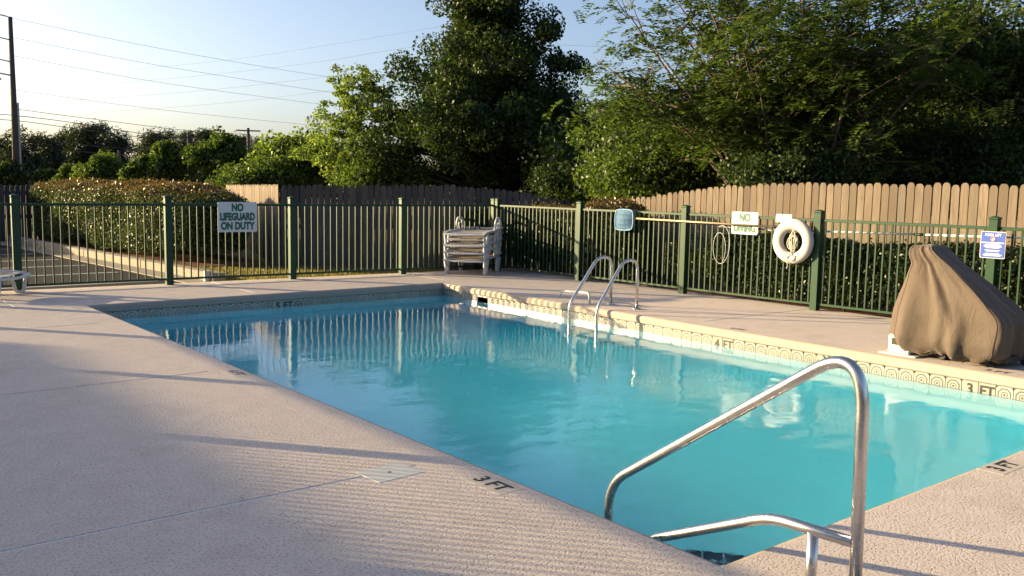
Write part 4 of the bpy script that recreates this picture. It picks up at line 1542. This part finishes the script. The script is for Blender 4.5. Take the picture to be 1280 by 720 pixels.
ld = thing("pool_ladder", "stainless steel pool ladder with two arched rails on right side", "ladder", (8.9, 8.57, 0))
lo = Vector((8.9, 8.57, 0))
for y in (8.82, 8.31):
    X = 8.90 if y > 8.5 else 8.868
    pth = fillet([Vector((X, y, -0.06)), Vector((X-0.005, y, 0.64)), Vector((X-0.26, y, 0.66)), Vector((8.145, y, 0.06)), Vector((8.145, y, -1.2)), Vector((8.42, y, -1.22))], [0, 0.17, 0.13, 0.09, 0.1, 0], 9)
    MB().tube([p-lo for p in pth], 0.021, 16).build("rail", M['steel'], ld)
    MB().tube([Vector((X, y, 0.001))-lo, Vector((X, y, 0.014))-lo, Vector((X, y, 0.022))-lo], [0.058, 0.055, 0.025], 20).build("escutcheon", M['steel'] if y < 8.5 else M['white_pl'], ld)
for z in (-0.42, -0.68, -0.94):
    MB().box((8.09-lo.x, 8.335-lo.y, z-.015), (8.20-lo.x, 8.795-lo.y, z+.012), 0.004).build("tread", M['white_pl'], ld)

hoop = thing("pipe_hoop", "low white bent pipe hoop on deck left of pool ladder", "pipe", (8.8, 9.4, 0))
ho = Vector((8.8, 9.4, 0))
MB().tube([p-ho for p in fillet([Vector((8.84, 9.80, 0)), Vector((8.84, 9.74, 0.10)), Vector((8.72, 9.06, 0.145)), Vector((8.70, 9.02, 0.0))], [0, 0.09, 0.05, 0], 8)], 0.014, 10).build("pipe", M['white_pl'], hoop)


# ================================================================== DECK MARKINGS AND LIDS
def deck_mark(label, origin, xd, yd, s, w, h, ink, size=0.115, plate=True):
    root = thing("depth_marker", label, "depth marker")
    root.matrix_world = basis((origin[0], origin[1], 0.0), xd, yd)
    if plate:
        MB().prism([(-w/2, -h/2), (w/2, -h/2), (w/2, h/2), (-w/2, h/2)], -0.01, 0.001).build("inlay", M['inlay'], root)
    new_obj("lettering", text_mesh(s, size, 0.003, 1.0, 0.0006), M[ink], root, (0, 0, 0.0020))
    return root
deck_mark("black 3 FT marking on left pool edge near the square lid", (2.975, 3.80), (0, -1, 0), (1, 0, 0), "3 FT", 0.34, 0.16, 'black_ink', 0.135)
deck_mark("black 3 FT marking on near pool edge at right frame side", (5.62, 2.285), (1, 0, 0), (0, 1, 0), "3 FT", 0.36, 0.15, 'black_ink', 0.135)
deck_mark("worn 4 FT marking on left pool edge between post shadows", (3.0, 7.30), (0, -1, 0), (1, 0, 0), "4 FT", 0.34, 0.15, 'worn_ink', 0.12)
deck_mark("worn pale 5 FT marking at far left pool corner", (2.93, 11.95), (0, -1, 0), (1, 0, 0), "5 FT", 0.5, 0.15, 'inlay', 0.12)
deck_mark("faint worn 4 FT marking on right deck above tile depth mark", (8.62, 6.50), (0, -1, 0), (1, 0, 0), "4 FT", 0.3, 0.15, 'worn_ink', 0.11, False)
deck_mark("worn 3 FT marking on deck below the covered pool lift", (8.60, 3.62), (0, -1, 0), (1, 0, 0), "3 FT", 0.3, 0.15, 'worn_ink', 0.12, False)
lid = thing("access_cover", "square off-white access cover set in left deck", "cover", (2.635, 4.285, 0), 0.06)
MB().box((-0.148, -0.118, -0.02), (0.148, 0.118, 0.0016), 0.001).build("panel", M['lid'], lid)
MB().tube([(0.0, 0.0, 0.0010), (0.0, 0.0, 0.0024)], 0.011, 12).build("finger_hole", M['rubber'], lid)
bx = thing("utility_box", "small grey electrical box at base of back fence", "box", (5.56, 14.62, -0.09))
MB().box((-0.055, -0.04, 0.02), (0.055, 0.04, 0.21), 0.006).build("housing", M['grey_box'], bx)
MB().tube([(-.025, 0, -.05), (-.025, 0, 0.02)], 0.013, 8).build("conduit", M['grey_box'], bx)
MB().tube([(.025, 0, -.05), (.025, 0, 0.02)], 0.013, 8).build("conduit", M['grey_box'], bx)


# ================================================================== LOUNGE CHAIRS
def make_chair():
    """low white moulded lounger; x = away from the foot end, y = across, z up"""
    root = thing("lounge_chair", "", "lounge chair")
    W = 0.36
    # side rails
    prof_ = [(0.0, .262), (0.10, .285), (0.3, .300), (0.6, .300), (0.9, .315), (1.12, .335)]
    for s in (-1, 1):
        q = MB()
        vs, fs = [], []
        for x, z in prof_:
            for (dy, dz) in ((-.024, -.022), (.024, -.022), (.028, .0), (.02, .012), (-.02, .012), (-.028, .0)):
                vs.append((x, s*W+dy, z+dz))
        n = 6
        for i in range(len(prof_)-1):
            for j in range(n):
                fs.append((i*n+j, i*n+(j+1) % n, (i+1)*n+(j+1) % n, (i+1)*n+j))
        fs += [tuple(range(n-1, -1, -1)), tuple((len(prof_)-1)*n+j for j in range(n))]
        q.add(vs, fs)
        q.build("side_rail", M['white_pl'], root)
    # curved foot edge and rear edge
    for xe, ze, dr in ((0.0, .262, -0.03), (1.12, .335, 0.02)):
        q = MB()
        pts = [(xe+dr*(1-(t*t)), t*(W+.02), ze-0.012*(1-t*t)) for t in np.linspace(-1, 1, 11)]
        vs, fs = [], []
        for p in pts:
            for (dx, dz) in ((-.018, -.020), (.026, -.014), (.034, .008), (.0, .015), (-.022, .003)):
                vs.append((p[0]+dx, p[1], p[2]+dz))
        n = 5
        for i in range(10):
            for j in range(n):
                fs.append((i*n+j, i*n+(j+1) % n, (i+1)*n+(j+1) % n, (i+1)*n+j))
        fs += [tuple(range(n-1, -1, -1)), tuple(10*n+j for j in range(n))]
        q.add(vs, fs, False)
        q.build("foot_edge" if xe == 0 else "head_edge", M['white_pl'], root)
    # slats
    for k in range(9):
        x = 0.09+k*0.112
        z = .285+0.02*min(1, x)
        q = MB()
        vs, fs = [], []
        for t in np.linspace(-1, 1, 9):
            y = t*(W-.022); dz = -0.018*(1-t*t)
            vs += [(x, y, z+dz-.008), (x+.088, y, z+dz-.006), (x+.088, y, z+dz+.006), (x, y, z+dz+.004)]
        for i in range(8):
            for j in range(4):
                fs.append((i*4+j, i*4+(j+1) % 4, (i+1)*4+(j+1) % 4, (i+1)*4+j))
        fs += [(3, 2, 1, 0), (32, 33, 34, 35)]
        q.add(vs, fs)
        q.build("slat", M['slat_tan'] if k % 2 else M['white_pl'], root)
    # U-shaped hollow legs
    for xl in (0.05, 0.86):
        for s in (-1, 1):
            q = MB()
            y = s*W
            pts = fillet([(xl-.01, y, .255), (xl+.03, y-s*0.012, .012), (xl+.13, y-s*0.012, .012), (xl+.20, y, .262)], [0, .06, .06, 0], 6)
            rad = [.026-.006*abs(i/(len(pts)-1)-.5)*2*0 for i in range(len(pts))]
            q.tube(pts, rad, 8)
            q.build("leg", M['white_pl'], root)
    # arm loops
    for s in (-1, 1):
        q = MB()
        y = s*(W+.005)
        pts = fillet([(0.66, y, .29), (0.72, y, .50), (0.98, y, .525), (1.06, y, .32)], [0, .1, .1, 0], 7)
        q.tube(pts, .026, 8)
        q.build("armrest", M['white_pl'], root)
    return root
ch0 = make_chair()
ex = Vector((0.80, 0.60))
ang = math.atan2(ex.y, ex.x)
stack = [(0.0, 0.0, "lowest white plastic lounger of the stack standing on deck"), (0.0, 0.135, "second white plastic lounger from bottom of the stack"), (-0.02, 0.265, "third white plastic lounger from bottom of the stack"),
         (0.20, 0.36, "fourth white plastic lounger of the stack, set back from the others"), (-0.03, 0.46, "topmost white plastic lounger of the stack by fence corner")]
fc = Vector((9.50, 13.02))
for i, (sh, dz, lab) in enumerate(stack):
    o = ch0 if i == 0 else copy_tree(ch0)
    o.location = (fc.x+ex.x*sh, fc.y+ex.y*sh, dz)
    o.rotation_euler.z = ang+(0, .012, -.01, .03, -.02)[i]
    tag(o, lab, "lounge chair", "stacked white loungers")
o = copy_tree(ch0)
o.location = (2.60, 13.60, 0.0)
o.rotation_euler.z = math.pi-0.63
tag(o, "single white lounger at left edge in front of back fence", "lounge chair")
del o["group"]


# ================================================================== COVERED POOL LIFT
lf = thing("pool_lift", "tan fabric-covered pool lift on right deck beside the pool", "pool lift", (8.95, 4.10, 0))
# local u runs along -Y (image right), v along +X (away)
def uv(u, v, z): return (v, -u, z)
nth, nz = 120, 34
rr = random.Random(9)
ph = [rr.uniform(0, 6.28) for _ in range(8)]
vs, fs = [], []
UL = lerp_tab([(0.0, -0.60), (0.15, -0.66), (0.45, -0.61), (0.75, -0.53), (0.92, -0.485), (1.0, -0.51), (1.07, -0.50), (1.12, -0.45)])
UR = lerp_tab([(0.0, 0.50), (0.12, 0.58), (0.30, 0.59), (0.42, 0.585), (0.48, 0.54), (0.70, 0.27), (0.95, -0.10), (1.05, -0.24), (1.12, -0.30)])
VH = lerp_tab([(0.0, 0.36), (0.2, 0.40), (0.45, 0.36), (0.8, 0.24), (0.92, 0.19), (1.0, 0.20), (1.07, 0.19), (1.12, 0.13)])
def outline(z, a):
    """cover outline at height z, angle a: near-vertical left side, long slope on the right"""
    uL, uR, vh = UL(z), UR(z), VH(z)
    uc, uh = (uL+uR)/2, max(0.02, (uR-uL)/2)
    ca, sa = math.cos(a), math.sin(a)
    p = 7.0
    k = (abs(ca)**p+abs(sa)**p)**(-1/p)
    return uc+uh*k*ca, vh*k*sa
for j in range(nz+1):
    s = j/nz
    z = 0.045+(1.09-0.045)*s
    for i in range(nth):
        a = 2*math.pi*i/nth
        u, v = outline(z, a)
        fold = (1-s)**1.1
        amp = 0.017*fold**1.6+0.005
        f1 = amp*(1.5*(1-2*abs(math.sin(4.5*a+ph[0]+1.6*s))**0.7)+0.8*math.sin(15*a+ph[1]-2.5*s)+0.45*math.sin(23*a+ph[2])) + 0.010*math.sin(6*a+7*s+ph[6])*math.sin(3.1*s+a*2)
        gather = 0.02*math.sin(31*a+ph[3])*math.exp(-((s)/0.05)**2) - 0.06*math.exp(-(s/0.035)**2)
        rad = math.hypot(u, v)+1e-6
        k = 1+(f1+gather)/max(0.18, rad)
        z2 = z
        if j < 5: z2 += 0.018*math.sin(7*a+ph[4])*(1-j/5)+(0.15*max(0, -math.cos(a))**4)*(1-j/5)+0.012*math.sin(19*a+ph[5])*(1-j/5)
        ucz = (UL(z)+UR(z))/2
        dn = math.hypot(u-ucz, v)+1e-6
        kk = 1+(f1+gather)/max(0.15, dn)
        vs.append(uv(ucz+(u-ucz)*kk, v*kk, z2))
top_c = len(vs)
u, v = outline(1.09, 0); 
vs.append(uv(-0.37, 0.0, 1.105))
for j in range(nz):
    for i in range(nth):
        i2 = (i+1) % nth
        fs.append((j*nth+i, j*nth+i2, (j+1)*nth+i2, (j+1)*nth+i))
for i in range(nth):
    fs.append((nz*nth+i, nz*nth+(i+1) % nth, top_c))
q = MB(); q.add(vs, fs, True)
cv = q.build("cover", M['cover'], lf)
cv.scale = (0.95, 0.94, 0.985); cv.location = (0, 0.03, 0)
for i in (15, 43, 76, 104):
    MB().tube([vs[j*nth+i] for j in range(1, nz+1)], 0.0045, 5).build("seam", M['cover'], cv)
MB().tube([vs[nth+i] for i in list(range(nth))+[0]], 0.006, 5, False).build("hem", M['cover'], cv)
MB().box((-0.36, 0.28, 0.0005), (-0.05, 0.66, 0.014), 0.003).build("base_plate", M['white_pl'], lf)
MB().box((-0.33, 0.36, 0.015), (-0.12, 0.58, 0.20), 0.01).build("pedestal", M['white_pl'], lf)
MB().box((-0.338, 0.40, 0.10), (-0.331, 0.54, 0.165)).build("nameplate", M['rubber'], lf)
for (yy_, xx_) in ((0.1, -0.20), (-0.3, -0.2), (-0.5, 0.2), (0.0, 0.22)):
    q = MB(); q.tube([(xx_-.02, yy_, .045), (xx_+.02, yy_, .045)], .045, 14); q.build("caster", M['rubber'], lf)
MB().box((-0.22, -0.52, 0.06), (0.24, 0.30, 0.12), 0.01).build("chassis", M['rubber'], lf)


# ================================================================== LEFT BUILDING (outside the frame, shades the foreground deck)
bd = thing("low_building", "single-storey stucco building left beyond the frame, shading the deck", "building", (-12.2, 0, -0.09))
Y0b, Y1b = -24.0, 26.6
MB().box((-14, Y0b, 0), (0, Y1b, 4.06)).build("wall", M['stucco'], bd)
MB().prism([(-14.5, Y0b-.5), (0.5, Y0b-.5), (0.5, Y1b+.5), (-14.5, Y1b+.5)], 4.062, 4.29).build("eave", M['white_sign'], bd)
q = MB(); xm = -7.0
q.add([(-14.4, Y0b-.4, 4.292), (0.4, Y0b-.4, 4.292), (0.4, Y1b+.4, 4.292), (-14.4, Y1b+.4, 4.292), (xm, Y0b+6, 5.2), (xm, Y1b-6, 5.0)], [(1, 2, 5, 4), (3, 0, 4, 5), (0, 1, 4), (2, 3, 5), (3, 2, 1, 0)])
q.build("roof", M['shingle'], bd)
for k in range(8):
    yk_ = Y0b+3+k*6
    w_ = MB().box((0.002, yk_, 0.9), (0.06, yk_+1.6, 2.3)).build("window", M['white_sign'], bd)
    MB().box((0.062, yk_+.08, 0.98), (0.07, yk_+1.52, 2.22)).build("pane", M['glass'], w_)
